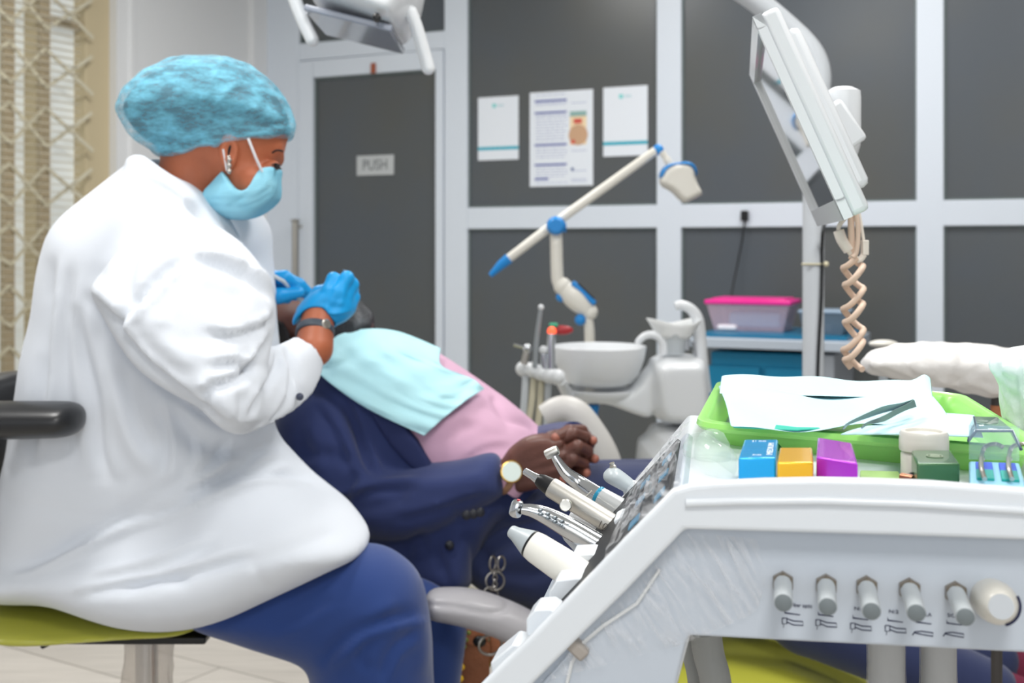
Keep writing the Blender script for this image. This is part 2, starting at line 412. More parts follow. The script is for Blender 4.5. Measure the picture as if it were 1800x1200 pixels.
for i, (x, y) in enumerate(PANELS):
    t = thing('ceiling_light', (x, y, CEIL-0.02), 'square flush white panel light in the ceiling, %s' % ['front left', 'front right', 'rear left', 'rear right', 'foremost in the middle'][i], 'ceiling light', 'square panel lights in the ceiling')
    MB().box((x, y, CEIL-0.02), (0.62, 0.62, 0.04)).build('frame', WHITE, t)
    MB().box((x, y, CEIL-0.042), (0.56, 0.56, 0.006)).build('diffuser', mat('lit_diffuser', (255, 253, 248), 0.6, emit=3.0), t)

# back partition: white aluminium frames with dark glass panels
wb = thing('wall_back', wl(0, 0, 0), kind='structure')
m = MB()
zT0, zT1 = 1.172, 1.270                              # the middle rail
post = [(ws(785), ws(825)), (ws(1157), ws(1200)), (ws(1612), ws(1660))]
step = post[2][0]-post[1][0]
post += [(post[2][0]+step, post[2][1]+step), (post[2][0]+2*step, post[2][1]+2*step)]
zTop = 2.62
for a, b in post: wbox(m, a, b, 0, CEIL, -0.05, 0.022)
wbox(m, sC, ws(530), 0, CEIL, -0.05, 0.022)
zD1 = wz(530, 108); zD2 = wz(530, 78)
wbox(m, ws(530), post[0][0], zD1, zD2, -0.05, 0.022)
for z0, z1 in ((zTop, CEIL), (0, 0.09)): wbox(m, post[0][1], sR, z0, z1, -0.05, 0.0215)
wbox(m, ws(530), post[0][0], zTop, CEIL, -0.05, 0.0215)
wbox(m, post[0][1], sR, zT0, zT1, -0.05, 0.0215)
m.build('frame', WHITE, wb, bevel=0.003)
# thin grey gaskets round the glass
cells = [(ws(530), post[0][0], zD2, zTop)]
for i in range(len(post)):
    s0 = post[i][1]; s1 = post[i+1][0] if i+1 < len(post) else sR
    cells += [(s0, s1, 0.09, zT0), (s0, s1, zT1, zTop)]
g = MB()
for (a, b, z0, z1) in cells:
    for (x0, x1, y0, y1) in ((a, a+0.008, z0, z1), (b-0.008, b, z0, z1), (a, b, z0, z0+0.008), (a, b, z1-0.008, z1)):
        wbox(g, x0, x1, y0, y1, -0.03, 0.006)
g.build('gasket', mat('gasket_grey', (96, 108, 108), 0.6), wb)
for (a, b, z0, z1) in cells: wbox(MB(), a, b, z0, z1, -0.03, 0.0).build('glass_panel', DARKG, wb)
# door
dr = thing('door_1', wl((ws(535)+post[0][0])/2, 0, 0), kind='structure')
a0, a1 = ws(531), post[0][0]-0.004; g0, g1 = ws(556), ws(771); zg = wz(556, 138)
m = MB(); wbox(m, a0, g0, 0.01, zD1-0.004, -0.03, 0.03); wbox(m, g1, a1, 0.01, zD1-0.004, -0.03, 0.03)
wbox(m, g0, g1, zg, zD1-0.004, -0.03, 0.03); wbox(m, g0, g1, 0.01, 0.12, -0.03, 0.03)
m.build('door_frame', WHITE, dr, bevel=0.003)
wbox(MB(), g0, g1, 0.12, zg, -0.01, 0.004).build('door_glass', DARKG, dr)
m = MB()
for (x0, x1, y0, y1) in ((g0, g0+0.01, 0.12, zg), (g1-0.01, g1, 0.12, zg), (g0, g1, zg-0.01, zg), (g0, g1, 0.12, 0.13)): wbox(m, x0, x1, y0, y1, 0, 0.012)
m.build('gasket', mat('gasket_grey', (96, 108, 108), 0.6), dr)
sh = ws(535); m = MB()
m.tube([wl(sh, 0.075, wz(533, 500)-0.2), wl(sh, 0.075, wz(533, 388))], 0.016)
for z in (wz(533, 398), wz(533, 480)-0.15): m.tube([wl(sh, 0.028, z), wl(sh, 0.075, z)], 0.009)
m.ball(wl(sh, 0.075, wz(533, 388)), 0.017, sc=(1.5, 1.5, .5))
m.build('door_handle', STEEL, dr)
c = wpt(656, 120, 0.036); MB().box(c, (0.026, 0.012, 0.05), WE, WN).build('door_latch', mat('rusty_latch', (156, 84, 58), 0.6), dr, bevel=0.004)
t = thing('door_sign', wpt(661, 300, 0.006), 'small grey plate lettered PUSH on the dark glass door', 'sign')
a = wpt(628, 310, .006); b = wpt(693, 272, .006); sg0, sg1 = ws(629), ws(694); z0, z1 = wz(661, 308), wz(661, 273)
wbox(MB(), sg0, sg1, z0, z1, 0.0055, 0.010).build('plate', mat('sign_plate', (186, 190, 192), 0.4), t, bevel=0.001)
text_mb('PUSH', 0.072, wl((sg0+sg1)/2, 0.011, (z0+z1)/2), WE, (0, 0, 1), maxw=0.135).build('lettering', mat('sign_ink', (92, 96, 100), 0.5), t)

# posters
def poster(px0, px1, pyt, pyb, label, kind, sk=0):
    s0, s1 = ws(px0), ws(px1); pm = (px0+px1)/2; z1, z0 = wz(pm, pyt), wz(pm, pyb)
    t = thing('poster', wl((s0+s1)/2, 0.004, z0), label, 'poster', 'notices taped to the dark glass')
    wbox(MB(), s0, s1, z0, z1, 0.002, 0.004).build('paper', mat('poster_paper', (226, 232, 240), 0.5), t)
    w = s1-s0; h = z1-z0
    def bx(n, u0, u1, v0, v1, c, o=0.0048):                      # u across, v down from the top
        wbox(MB(), s0+u0*w, s0+u1*w, z1-v1*h, z1-v0*h, 0.0035, o).build(n, mat(n+str(c), c, 0.6), t)
    if kind == 'card':
        bx('stripe', 0, 1, .79, .84, (40, 168, 190)); bx('logo', .36, .45, .11, .17, (120, 208, 206)); bx('logo_text', .48, .64, .125, .155, (190, 214, 222))
    else:
        ink = (84, 96, 164)
        for (u0, u1, v) in ((.08, .59, .085), (.08, .59, .21), (.08, .59, .55), (.08, .59, .76), (.08, .3, .91)): wbox(MB(), s0+u0*w, s0+u1*w, z1-(v+.022)*h, z1-v*h, 0.0035, 0.0048).build('heading_bar', mat('heading_ink', ink, 0.6), t)
        m = MB(); rr = random.Random(5)
        for v in [.03, .12, .135, .25, .265, .30, .33, .36, .39, .42, .45, .48, .51, .60, .63, .66, .69, .80, .83, .86, .89, .96]:
            u = .1
            while u < .56:
                l = rr.uniform(.03, .09); wbox(m, s0+u*w, s0+min(u+l, .6)*w, z1-(v+.006)*h, z1-v*h, 0.0035, 0.0045); u += l+.02
        for v in (.13, .63, .84, .93, .95): wbox(m, s0+.66*w, s0+.9*w, z1-(v+.006)*h, z1-v*h, 0.0035, 0.0045)
        tag(m.build('small_print', mat('print_ink', (150, 158, 196), 0.6), t), kind='stuff')
        wbox(MB(), s0+.64*w, s0+.9*w, z1-.57*h, z1-.27*h, .0035, .0045).build('picture', mat('picture_ground', (236, 214, 176), 0.5), t)
        wbox(MB(), s0+.70*w, s0+.83*w, z1-.35*h, z1-.30*h, .004, .0052).build('picture_detail', mat('picture_red', (206, 84, 72), 0.5), t)
        m = MB(); m.lathe(wl(s0+.77*w, .004, z1-.43*h), WN, [(.03*w/.3, 0), (.03*w/.3, .0012)], 20); m.lathe(wl(s0+.77*w, .004, z1-.47*h), WN, [(.045*w/.3, 0), (.045*w/.3, .001)], 20)
        m.build('picture_figure', mat('picture_skin', (198, 160, 128), 0.5), t)
        wbox(MB(), s0+.66*w, s0+.72*w, z1-.56*h, z1-.52*h, .004, .0052).build('picture_mark', mat('picture_red', (206, 84, 72), 0.5), t)
        wbox(MB(), s0+.64*w, s0+.9*w, z1-.275*h, z1-.22*h, .0035, .0045).build('picture_band', mat('picture_teal', (140, 176, 172), 0.5), t)
        wbox(MB(), s0+.66*w, s0+.70*w, z1-.84*h, z1-.81*h, .004, .0052).build('crest', mat('crest_blue', (60, 84, 140), 0.5), t)
poster(841, 912, 170, 281, 'leftmost white notice card with teal stripe taped to the dark glass', 'card')
poster(932, 1043, 160, 327, 'largest white notice with purple headings and a small picture, on the dark glass', 'sheet')
poster(1061, 1139, 152, 274, 'white notice card with teal stripe above the whitening lamp arm', 'card')

# left wall with the window and its lattice grille
LE = Vector((-math.sin(TH), -math.cos(TH), 0)); LN = Vector((math.cos(TH), -math.sin(TH), 0))     # towards the camera, into the room
def lt(px, off=0.0):
    u = (px-900)/F; C = CORNER+LN*off; t = (u*C.y-C.x)/(LE.x-u*LE.y); return t
def lz(px, py):
    t = lt(px); return P(px, py, CORNER.y+LE.y*t).z
def ll(t, off, z): return Vector((CORNER.x, CORNER.y, 0))+LE*t+LN*off+Vector((0, 0, z))
def lbox(mb, t0, t1, z0, z1, o0, o1):
    return mb.box(ll((t0+t1)/2, (o0+o1)/2, (z0+z1)/2), (t1-t0, o1-o0, z1-z0), LE, LN, (0, 0, 1))
tw0, tw1 = lt(205), 2.6; zw0, zw1 = 0.45, 2.28
m = MB(); lbox(m, -0.1, tw0, 0, CEIL, -0.15, 0); lbox(m, tw1, 7.5, 0, CEIL, -0.15, 0); lbox(m, tw0, tw1, 0, zw0, -0.15, 0); lbox(m, tw0, tw1, zw1, CEIL, -0.15, 0)
m.build('wall_left', WALLM); tag(bpy.data.objects['wall_left'], kind='structure')
m = MB(); lbox(m, 0.0, 0.13, 0, CEIL, -0.01, 0.03); lbox(m, lt(236), lt(226), 0, CEIL, -0.01, 0.012)
tag(m.build('trim_1', WALLM, bevel=0.004), kind='structure')
wn = thing('window_1', ll((tw0+tw1)/2, 0, zw0), kind='structure')
m = MB(); fr = [(tw0, lt(163)), (lt(97), lt(76)), (tw1-.06, tw1)]
for a, b in fr: lbox(m, a, b, zw0, zw1, -0.12, -0.04)
lbox(m, tw0, tw1, zw0, zw0+.05, -0.12, -0.0401); lbox(m, tw0, tw1, zw1-.05, zw1, -0.12, -0.0401)
m.build('window_frame', BEIGE, wn, bevel=.003)
lbox(MB(), tw0, tw1, zw0, zw1, -0.112, -0.106).build('window_pane', mat('frosted_pane', (196, 200, 198), 0.35, emit=0.45), wn)
lbox(MB(), lt(163), lt(97), 2.0, 2.03, -0.10, -0.05).build('window_transom', TAUPE, wn)
# lattice grille
gr = thing('window_grille', ll(tw0+.02, -.03, zw0+.05), 'beige folding lattice security grille across the left window', 'grille')
m = MB(); tb = [lt(92), lt(76), lt(30), lt(12), lt(-60), lt(-75)]
for i in (0, 2, 4): lbox(m, min(tb[i], tb[i+1]), max(tb[i], tb[i+1]), zw0+.05, zw1-.05, -0.036, -0.012)
m.build('upright', TAUPE, gr)
m = MB(); cols = [lt(165), lt(84), lt(21), lt(-66), lt(-160)]; dz = 0.075
for i in range(len(cols)-1):
    a, b = cols[i], cols[i+1]; z = zw0+.10
    while z+.16 < zw1-.05:
        m.bar(ll(a, -.010, z+.16), ll(b, -.010, z), .014, .005, up=LN); m.bar(ll(a, -.004, z), ll(b, -.004, z+.15), .014, .005, up=LN)
        z += .235
m.build('lattice', mat('cream_lattice', (206, 200, 178), .5), gr)
vb = thing('venetian_blind', ll((lt(120)+tw1)/2, 0.03, zw0-.1), 'pale slatted venetian blind hanging before the window grille', 'blind')
m = MB(); z = zw0-.1; bt0, bt1 = lt(128), tw1+.1
while z < zw1+.05:
    m.box(ll((bt0+bt1)/2, .035, z), (bt1-bt0, .016, .0008), LE, LN+Vector((0, 0, .12)), Vector((0, 0, 1))); z += .030
m.build('slats', mat('blind_slat', (226, 220, 204), 0.5), vb, smooth=False)
lbox(MB(), bt0, bt1, zw1+.05, zw1+.09, .012, .06).build('head_rail', WHITE, vb)
m = MB()
for t in (bt0+.15, bt0+.55, bt0+.95): lbox(m, t, t+.002, zw0-.1, zw1+.05, .044, .045)
m.build('cord', mat('blind_cord', (220, 216, 206), .7), vb)

# right wall, out of frame
pR = wl(sR, 0, 0)
tag(MB().box(pR+Vector((0.05, 0, 0))+LE*3.4+Vector((0, 0, CEIL/2)), (6.8, .1, CEIL), LE, LN).build('wall_right', WALLM), kind='structure')

# teal cabinet with its top
s0, s1 = ws(1232), ws(1462); ztop = 0.765
cb = thing('cabinet', wl((s0+s1)/2, .3, 0), 'teal base cabinet with a pale worktop against the dark partition', 'cabinet')
a = P(1236, 600, 4.25); b = P(1488, 612, 4.05)
ex = (b-a); ex.z = 0; L = ex.length; ex.normalize(); ey = Vector((-ex.y, ex.x, 0))
def cl(u, v, z): return Vector((a.x, a.y, 0))+ex*u+ey*v+Vector((0, 0, z))
m = MB(); m.box(cl(L/2-.04, .24, .37), (L-.12, .42, .70), ex, ey); m.build('body', TEAL, cb, bevel=.004)
m = MB(); m.box(cl(L-.075, .225, .37), (.07, .46, .71), ex, ey); m.build('end_post', mat('grey_post', (150, 156, 164), .5), cb, bevel=.004)
MB().box(cl(L/2-.01, .215, .755), (L+.06, .50, .035), ex, ey).build('worktop', mat('grey_worktop', (176, 186, 198), .4), cb, bevel=.004)
MB().box(cl(L/2-.01, .235, .778), (L+.02, .44, .012), ex, ey).build('top_mat', mat('teal_top', (20, 112, 150), .35), cb)
for k in (0.27, .73):
    MB().box(cl(L*k-.04, .022, .36), (L*.42, .018, .62), ex, ey).build('door', TEAL, cb, bevel=.003)
MB().box(cl(L/2-.04, .24, .015), (L-.2, .36, .03), ex, ey).build('plinth', GREYP, cb)
# storage box, pink lid
def loft_box(mb, c, w0, d0, w1, d1, h, t=None):
    c = Vector(c); rings = []
    for (w, d, z) in ((w0, d0, 0), (w1, d1, h)):
        rings.append([c+ex*sx*w/2+ey*sy*d/2+Vector((0, 0, z)) for sx, sy in ((-1, -1), (1, -1), (1, 1), (-1, 1))])
    v = rings[0]+rings[1]
    return mb.add(v, [(3, 2, 1, 0), (0, 1, 5, 4), (1, 2, 6, 5), (2, 3, 7, 6), (3, 0, 4, 7)]+([(4, 5, 6, 7)] if t else []))
CLEAR = mat('translucent_plastic', (240, 216, 234), .25, trans=0.0, alpha=.30)
zc = .785
bc = cl(.21, .2, zc)
k = 4.35/F
bc = P(1324, 590, 4.42); bc.z = zc
bx_ = thing('storage_box', bc, 'clear plastic storage box with a bright pink lid on the teal cabinet', 'storage box')
loft_box(MB(), bc, .25, .16, .30, .20, .098).build('tub', CLEAR, bx_, bevel=.004, solid=.003)
m = MB(); m.box(bc+Vector((0, 0, .106)), (.315, .215, .016), ex, ey); m.box(bc+Vector((0, 0, .116)), (.27, .17, .008), ex, ey)
m.build('lid', mat('pink_plastic', (232, 44, 150), .35), bx_, bevel=.004)
m = MB(); m.box(bc+Vector((.015, 0, .04)), (.19, .12, .06), ex, ey); tag(m.build('packet', mat('blue_packet', (150, 202, 226), .6, bump=(40, .6)), bevel=.012, sub=1), 'folded pale blue packet inside the pink-lidded storage box', 'packet')
m = MB(); m.box(bc+Vector((-.09, -.01, .012)), (.07, .09, .02), ex, ey); tag(m.build('white_tissue', mat('tissue', (236, 232, 238), .7), bevel=.006), 'crumpled white tissue beside the packet in the storage box', 'tissue')
c2 = P(1452, 600, 4.25); c2.z = zc
t = thing('plastic_tub', c2, 'low grey translucent tub behind the lamp pole on the cabinet', 'tub')
loft_box(MB(), c2, .13, .12, .16, .15, .075).build('tub', mat('smoky_plastic', (120, 140, 158), .3, alpha=.55), t, bevel=.004, solid=.003)
MB().box(c2+Vector((0, 0, .08)), (.17, .16, .01), ex, ey).build('lid', mat('blue_grey_lid', (150, 170, 190), .4), t, bevel=.003)
tag(MB().box(c2+Vector((-.02, -.01, .022)), (.08, .06, .03), ex, ey).build('tissue_pack', mat('tissue', (236, 232, 238), .7), bevel=.006), 'white pack inside the grey tub on the cabinet', 'pack')
# black socket plug with its lead
t = thing('wall_plug', wpt(1309, 378, .03), 'small black plug on the white rail with a lead hanging down', 'plug')
c = wpt(1309, 379, .034); MB().box(c, (.030, .024, .042), WE, WN).build('plug', BLACKP, t, bevel=.004)
MB().tube([wpt(1309, 388, .035), wpt(1305, 420, .03), wpt(1297, 460, .03), wpt(1287, 510, .06), wpt(1283, 560, .1)], .0032, 8).build('lead', BLACKP, t)
# ---------------------------------------------------------------- dental light with its curved arm and pole
LD = 2.62
lp = P(1430, 640, LD)
pl = thing('lamp_pole', Vector((lp.x, lp.y, 0)), 'white lamp pole with a curved arm rising behind the monitor', 'lamp pole')
MB().tube([Vector((P(1429, 600, LD).x, LD, .02)), P(1430, 130, LD)], .0232, 20).build('pole', PLASTG, pl)
MB().lathe(Vector((lp.x, LD, 0)), (0, 0, 1), [(.17, 0), (.17, .02), (.05, .04), (.032, .3), (.032, .42)], 32).build('base', PLAST, pl)
arm = pix([(1432, 240, LD), (1437, 170, LD), (1437, 125, LD), (1421, 88, LD), (1380, 45, LD), (1315, -8, 2.6), (1200, -75, 2.55), (1000, -115, 2.45), (800, -125, 2.35), (660, -110, 2.3)])
MB().tube(arm, [.0245+.004*math.sin(min(i/30, 1)*PI) for i in range(len(arm))], 20).build('arm', PLASTG, pl)  # white arm, its grey shading put into the plastic colour
m = MB(); m.tube([P(1410, 464, LD-.025), P(1448, 464, LD-.025)], .002, 6); m.ball(P(1452, 464, LD-.02), .006); m.torus(P(1430, 464, LD), (0, 0, 1), .0245, .002, m=6)
m.build('cable_tie', mat('cream_tie', (214, 206, 176), .5), pl)
MB().tube(pix([(1500, 330, 1.75), (1475, 380, 2.0), (1449, 395, 2.5), (1445, 430, 2.59), (1444, 520, 2.59), (1438, 640, 2.59), (1437, 760, 2.59)]), .0035, 8).build('cable', BLACKP, pl)

lh = thing('dental_light', P(640, 20, 2.3), 'white dental operating light head with two curved handles, above the door', 'dental light')
LT = Field((P(505, 0, 2.3).x, 2.08, P(0, 95, 2.3).z), (P(770, 0, 2.3).x, 2.52, P(0, -125, 2.3).z), .0045)
fh = LT.infl([(530, -90), (760, -95), (745, -20), (737, 20), (722, 50), (706, 70), (690, 68), (640, 48), (560, 22), (548, -10)], 2.3, .03, .17)
fh = smax(fh, -LT.ell(P(600, 95, 2.3), (.11, .14, .045)), .004)
sdf_part('housing', LT, fh, PLAST, lh)
A = P(556, 30, 2.3); B = P(702, 66, 2.3); e = (B-A).normalized(); n = Vector((e.z, 0, -e.x))
if n.z > 0: n = -n
m = MB(); m.box((A+B)/2+n*.006, ((B-A).length, .26, .012), e, (0, 1, 0), n); m.build('lens', mat('lamp_lens', (150, 156, 170), .12, coat=.5), lh, bevel=.003)
m = MB(); m.lathe(P(663, 33, 2.145), (0.05, -1, .15), [(.0075, 0), (.0075, .012), (.004, .014)], 18); m.build('sensor', BLACKP, lh)
for pts in ([(512, -45), (516, -10), (530, 30), (549, 70)], [(722, 22), (732, 48), (743, 85), (753, 120)]):
    p = pix(pts, 2.22); n_ = len(p)
    m = MB().tube(p, [.0125 if i < n_*.5 else .0125 for i in range(n_)], 18); m.ball(p[-1], .0125); m.ball(p[0], .0125)
    m.build('handle', PLAST, lh)
m = MB(); m.tube([P(722, 30, 2.22), P(712, 20, 2.3)], .01, 14); m.tube([P(514, -30, 2.22), P(548, -35, 2.3)], .01, 14); m.tube([P(648, -118, 2.3), P(648, -70, 2.3)], .03, 18)
m.build('joint', PLASTG, lh)

# ---------------------------------------------------------------- monitor
T = Vector((.188, .983, 0)).normalized(); TL = Vector((.270, 1.30, 1.352)); dn = (Vector((.0985, 0, -.222))); dn -= T*dn.dot(T); Hh = dn.length; dn.normalize(); Wd = .455
NR = T.cross(dn).normalized()
if NR.x > 0: NR = -NR                                # faces left and down, towards the chair
cM = TL+T*Wd/2+dn*Hh/2
mo = thing('monitor', cM, 'white-framed flat monitor seen nearly edge-on, tilted down on a bracket', 'monitor')
m = MB().box(cM-NR*.010, (Wd, Hh, .022), T, dn, NR); m.build('housing', PLAST, mo, bevel=.006)
m = MB().box(cM-NR*.026, (Wd*.86, Hh*.8, .02), T, dn, NR); m.build('back_cover', PLAST, mo, bevel=.008)
m = MB()
bw = .016
for (u, v, w, h) in ((0, -Hh/2+bw/2, Wd, bw), (0, Hh/2-bw*.75, Wd, bw*1.5), (-Wd/2+bw/2, 0, bw, Hh), (Wd/2-bw/2, 0, bw, Hh)):
    m.box(cM+T*u+dn*v+NR*.004, (w, h, .010), T, dn, NR)
m.build('bezel', PLAST, mo, bevel=.002)
MB().box(cM+NR*.0025, (Wd-2*bw, Hh-2.5*bw, .002), T, dn, NR).build('screen', mat('glossy_screen', (30, 32, 36), .06, spec=.9, coat=1.0), mo)
m = MB()
c = P(1482, 160, 1.52)
m.lathe(P(1482, 268, 1.52), (0, 0, 1), [(.014, -.012), (.019, 0), (.0215, .01), (.0222, .03), (.0222, .07), (.0215, .078), (.012, .083)], 28)
m.build('mount_hub', PLAST, mo)
m = MB(); m.tube([P(1455, 178, 1.50), P(1448, 170, 1.47)], .0055, 12); m.tube([P(1463, 205, 1.49), P(1457, 200, 1.46)], .0055, 12); m.build('bolt', PLASTG, mo)
m = MB(); m.bar(P(1446, 192, 1.46), P(1494, 262, 1.46), .045, .032, up=(0, 1, 0)); m.bar(P(1478, 190, 1.54), P(1434, 178, LD-.03), .03, .03)
m.build('bracket', PLAST, mo, bevel=.005)
BEC = mat('beige_cable', (222, 196, 176), .45)
cd = thing('curly_cable', P(1500, 640, 1.5), 'pinkish beige coiled cables dangling below the monitor', 'cable')
m = MB(); m.tube(pix([(1492, 270), (1497, 330), (1496, 390), (1498, 450)], 1.5), .0042, 10); m.build('straight_lead', BEC, cd)
m = MB(); m.tube(pix([(1494, 275), (1500, 345), (1508, 400), (1506, 440), (1500, 452)], 1.49), .003, 10); m.build('lead', BEC, cd)
def coil(x0, y0, y1, d, amp, per, ph, r):
    pts = []; n = int((y1-y0)/2.0)
    for i in range(n+1):
        y = y0+(y1-y0)*i/n; a = 2*PI*(y-y0)/per+ph; pts.append(P(x0+amp*math.sin(a), y+4*math.sin(2*a), d)+Vector((0, .014*math.cos(a), 0)))
    return MB().tube(pts, r, 10)
coil(1501, 450, 648, 1.5, 15, 66, 0, .0040).build('coil', BEC, cd)
coil(1500, 452, 648, 1.51, 17, 72, PI, .0040).build('coil', BEC, cd)
WP = mat('white_plug', (232, 224, 214), .4)
m = MB(); m.tube(pix([(1490, 378, 1.5), (1476, 395, 1.5), (1474, 405, 1.5)]), .0028, 8); m.tube(pix([(1474, 405), (1480, 422), (1492, 440)], 1.5), .0068, 10); m.tube(pix([(1492, 440), (1505, 455), (1512, 456), (1519, 447)], 1.5), .004, 8); m.build('plug', WP, cd)
m = MB(); m.tube(pix([(1508, 365, 1.5), (1513, 390, 1.5), (1518, 422, 1.5)]), .0022, 8); m.bar(P(1520, 422, 1.5), P(1520, 448, 1.5), .010, .008); m.build('connector', WP, cd, bevel=.002)

# ---------------------------------------------------------------- cuspidor unit
D = 3.1
cu = thing('cuspidor_unit', Vector((P(1185, 0, D).x, D, 0)), 'white dental cuspidor unit with faucets, basin arm and pedestal', 'cuspidor unit')
CU = Field((P(1000, 0, D).x, D-.17, .30), (P(1262, 0, D).x, D+.17, P(0, 600, D).z), .006)
fb = CU.infl([(1143, 622), (1232, 622), (1238, 640), (1244, 690), (1243, 735), (1225, 742), (1165, 742), (1142, 725), (1140, 660)], D, .03, .12, smooth=1)
fb = smin(fb, CU.infl([(1000, 692), (1080, 690), (1112, 680), (1140, 640), (1150, 640), (1150, 735), (1120, 728), (1060, 705), (1010, 706)], D, .012, .07, smooth=1), .01)
fb = smin(fb, CU.infl([(1145, 745), (1226, 745), (1232, 790), (1232, 990), (1118, 990), (1118, 775), (1140, 768)], D, .03, .14, smooth=1), .004)
sdf_part('housing', CU, fb, PLAST, cu)
m = MB(); m.box((P(1178, 0, D).x, D, .16), (.2, .3, .32)); m.build('pedestal', PLAST, cu, bevel=.02)
m = MB(); m.lathe(P(1058, 699, D), (0, 0, 1), [(.03, -.012), (.075, -.004), (.094, .012), (.096, .022), (.088, .024), (.03, .018)], 40); m.tube([P(1000, 690, D), P(1000, 990, D)], .02, 14)
m.build('saucer', PLAST, cu)
r = .122; zb = P(0, 677, D).z
MB().lathe(Vector((P(1053, 0, D).x, D, zb)), (0, 0, 1), [(.062, 0), (.085, .008), (.103, .03), (.116, .065), (.1225, .098), (.1225, .102), (.119, .103), (.112, .085), (.096, .035), (.06, .014), (.02, .010)], 56).build('basin', PLAST, cu, angle=80)
m = MB(); p = pix([(1238, 690), (1233, 640), (1230, 590), (1226, 560), (1214, 543), (1198, 536), (1187, 538)], D-.02); m.tube(p, [.019-.008*i/len(p) for i in range(len(p))], 16); m.build('tall_faucet', PLAST, cu)
m = MB(); p = pix([(1166, 622), (1166, 605), (1160, 594), (1147, 588), (1134, 590), (1124, 598), (1121, 604)], D-.04); m.tube(p, [.013-.005*i/len(p) for i in range(len(p))], 16); m.build('rinse_faucet', PLAST, cu)
m = MB(); m.bar(P(1207, 470+145, D-.02), P(1207, 597, D-.02), .01, .01); m.tube([P(1219, 600, D-.03), P(1224, 640, D-.03)], .006, 10); m.build('button', CHROME, cu)
cc = P(1185, 621, D-.03)
t = thing('rinsing_cup', cc, 'clear plastic rinsing cup wrapped in a loose white bag on the cuspidor unit', 'cup')
MB().lathe(cc, (0, 0, 1), [(.026, 0), (.033, .055), (.034, .056)], 28).build('cup', mat('clear_cup', (214, 220, 224), .15, alpha=.5), t, solid=.0015)
g = []
for j in range(5):
    row = []
    for k in range(25):
        a = 2*PI*k/24; rr = (.036+.014*j/4)*(1+.25*abs(math.cos(a))*(j/4)); row.append(cc+Vector((rr*math.cos(a)*1.15+.002*math.sin(5*a), rr*math.sin(a)*.8, .038+.046*j/4+.008*math.sin(2*a+1)*(j/4))))
    g.append(row)
MB().sheet(g).build('bag', mat('white_bag', (238, 240, 240), .5, alpha=.85, bump=(80, .5)), t, solid=.001)
t = thing('suction_filter', P(1040, 740, D), 'bright blue filter cap on a grey tube under the basin', 'filter')
MB().lathe(P(1040, 733, D-.02), (0, 0, 1), [(.016, 0), (.0165, .016), (.019, .018), (.019, .032), (.015, .033)], 24).build('cap', BLUEP, t)
MB().tube([P(1040, 733, D-.02), P(1040, 830, D-.02), Vector((P(1040, 0, D).x, D-.02, .1))], .011, 14).build('tube', GREYP, t)

# suction holder
sh_ = thing('suction_holder', P(950, 660, 2.95), 'white multi-slot suction hose holder left of the basin', 'holder')
ds = [2.96, 2.95, 2.94, 2.93, 2.92]; cs = [(921, 648), (936, 650), (951, 655), (966, 660), (979, 662)]
for (x, y), d in zip(cs, ds):
    m = MB(); m.ball(P(x, y, d), .021, 20, sc=(1, 1.2, .95)); m.build('cradle', PLAST, sh_)
MB().tube(pix([(985, 668, 2.95), (1000, 700, 3.05), (1002, 720, 3.1)]), .014, 12).build('arm', PLAST, sh_)
sq = [('three-way air syringe with a thin bent nozzle', (921, 640), [(921, 640), (925, 622), (927, 612)], 'leftmost'),
      ('long thin grey saliva ejector standing upright', (940, 645), [(940, 645), (943, 600), (951, 540)], 'tallest'),
      ('short suction nozzle with white tip', (957, 648), [(957, 648), (955, 625), (955, 615)], 'short'),
      ('silver suction tube with glowing red-orange tip', (968, 650), [(968, 650), (968, 615), (970, 584)], 'red tip')]
hoses = [[(924, 660), (922, 700), (918, 745), (912, 800)], [(938, 664), (934, 710), (926, 755), (915, 800)], [(951, 668), (949, 710), (945, 750), (940, 800)], [(963, 670), (962, 710), (960, 760), (958, 800)]]
for i, (lb, b0, pts, _) in enumerate(sq):
    t = thing('suction_handpiece', P(b0[0], b0[1], 2.93), lb+' in the holder beside the basin', 'suction handpiece', 'suction handpieces beside the basin')
    rr = [.009, .0068, .009, .0125][i]; p = pix(pts, 2.93)
    MB().tube(p, [rr*(1-.25*k/len(p)) for k in range(len(p))], 14).build('tube', [STEEL, GREYP, CHROME, CHROME][i], t)
    m = MB()
    if i == 0: m.ball(P(927, 612, 2.93), .012); m.tube([P(925, 612, 2.93), P(903, 606, 2.93)], .0035, 8)
    elif i == 3: m.ball(P(970, 582, 2.93), .0115)
    elif i == 2: m.ball(P(955, 615, 2.93), .011)
    else: m.ball(P(951, 540, 2.93), .0075)
    m.build('tip', [CHROME, PLAST, PLAST, mat('red_light_tip', (255, 96, 60), .4, emit=1.2)][i], t)
    MB().tube([Vector(q) for q in pix(hoses[i], 2.95)]+[Vector((P(930, 0, 2.95).x, 3.0, .35))], .0085, 12).build('hose', [PLASTG, mat('cream_hose', (206, 200, 178), .5), mat('cream_hose', (206, 200, 178), .5), PLASTG][i], t)
t = thing('curing_shield', P(985, 578, 3.0), 'flat red oval light shield with a green collar', 'light shield')
m = MB(); m.ball(P(988, 580, 3.0), .028, 20, sc=(1, .25, .42)); m.build('shield', mat('red_shield', (176, 52, 58), .3), t)
MB().box(P(973, 571, 3.0), (.022, .02, .010)).build('collar', mat('green_collar', (60, 168, 130), .4), t, bevel=.003)

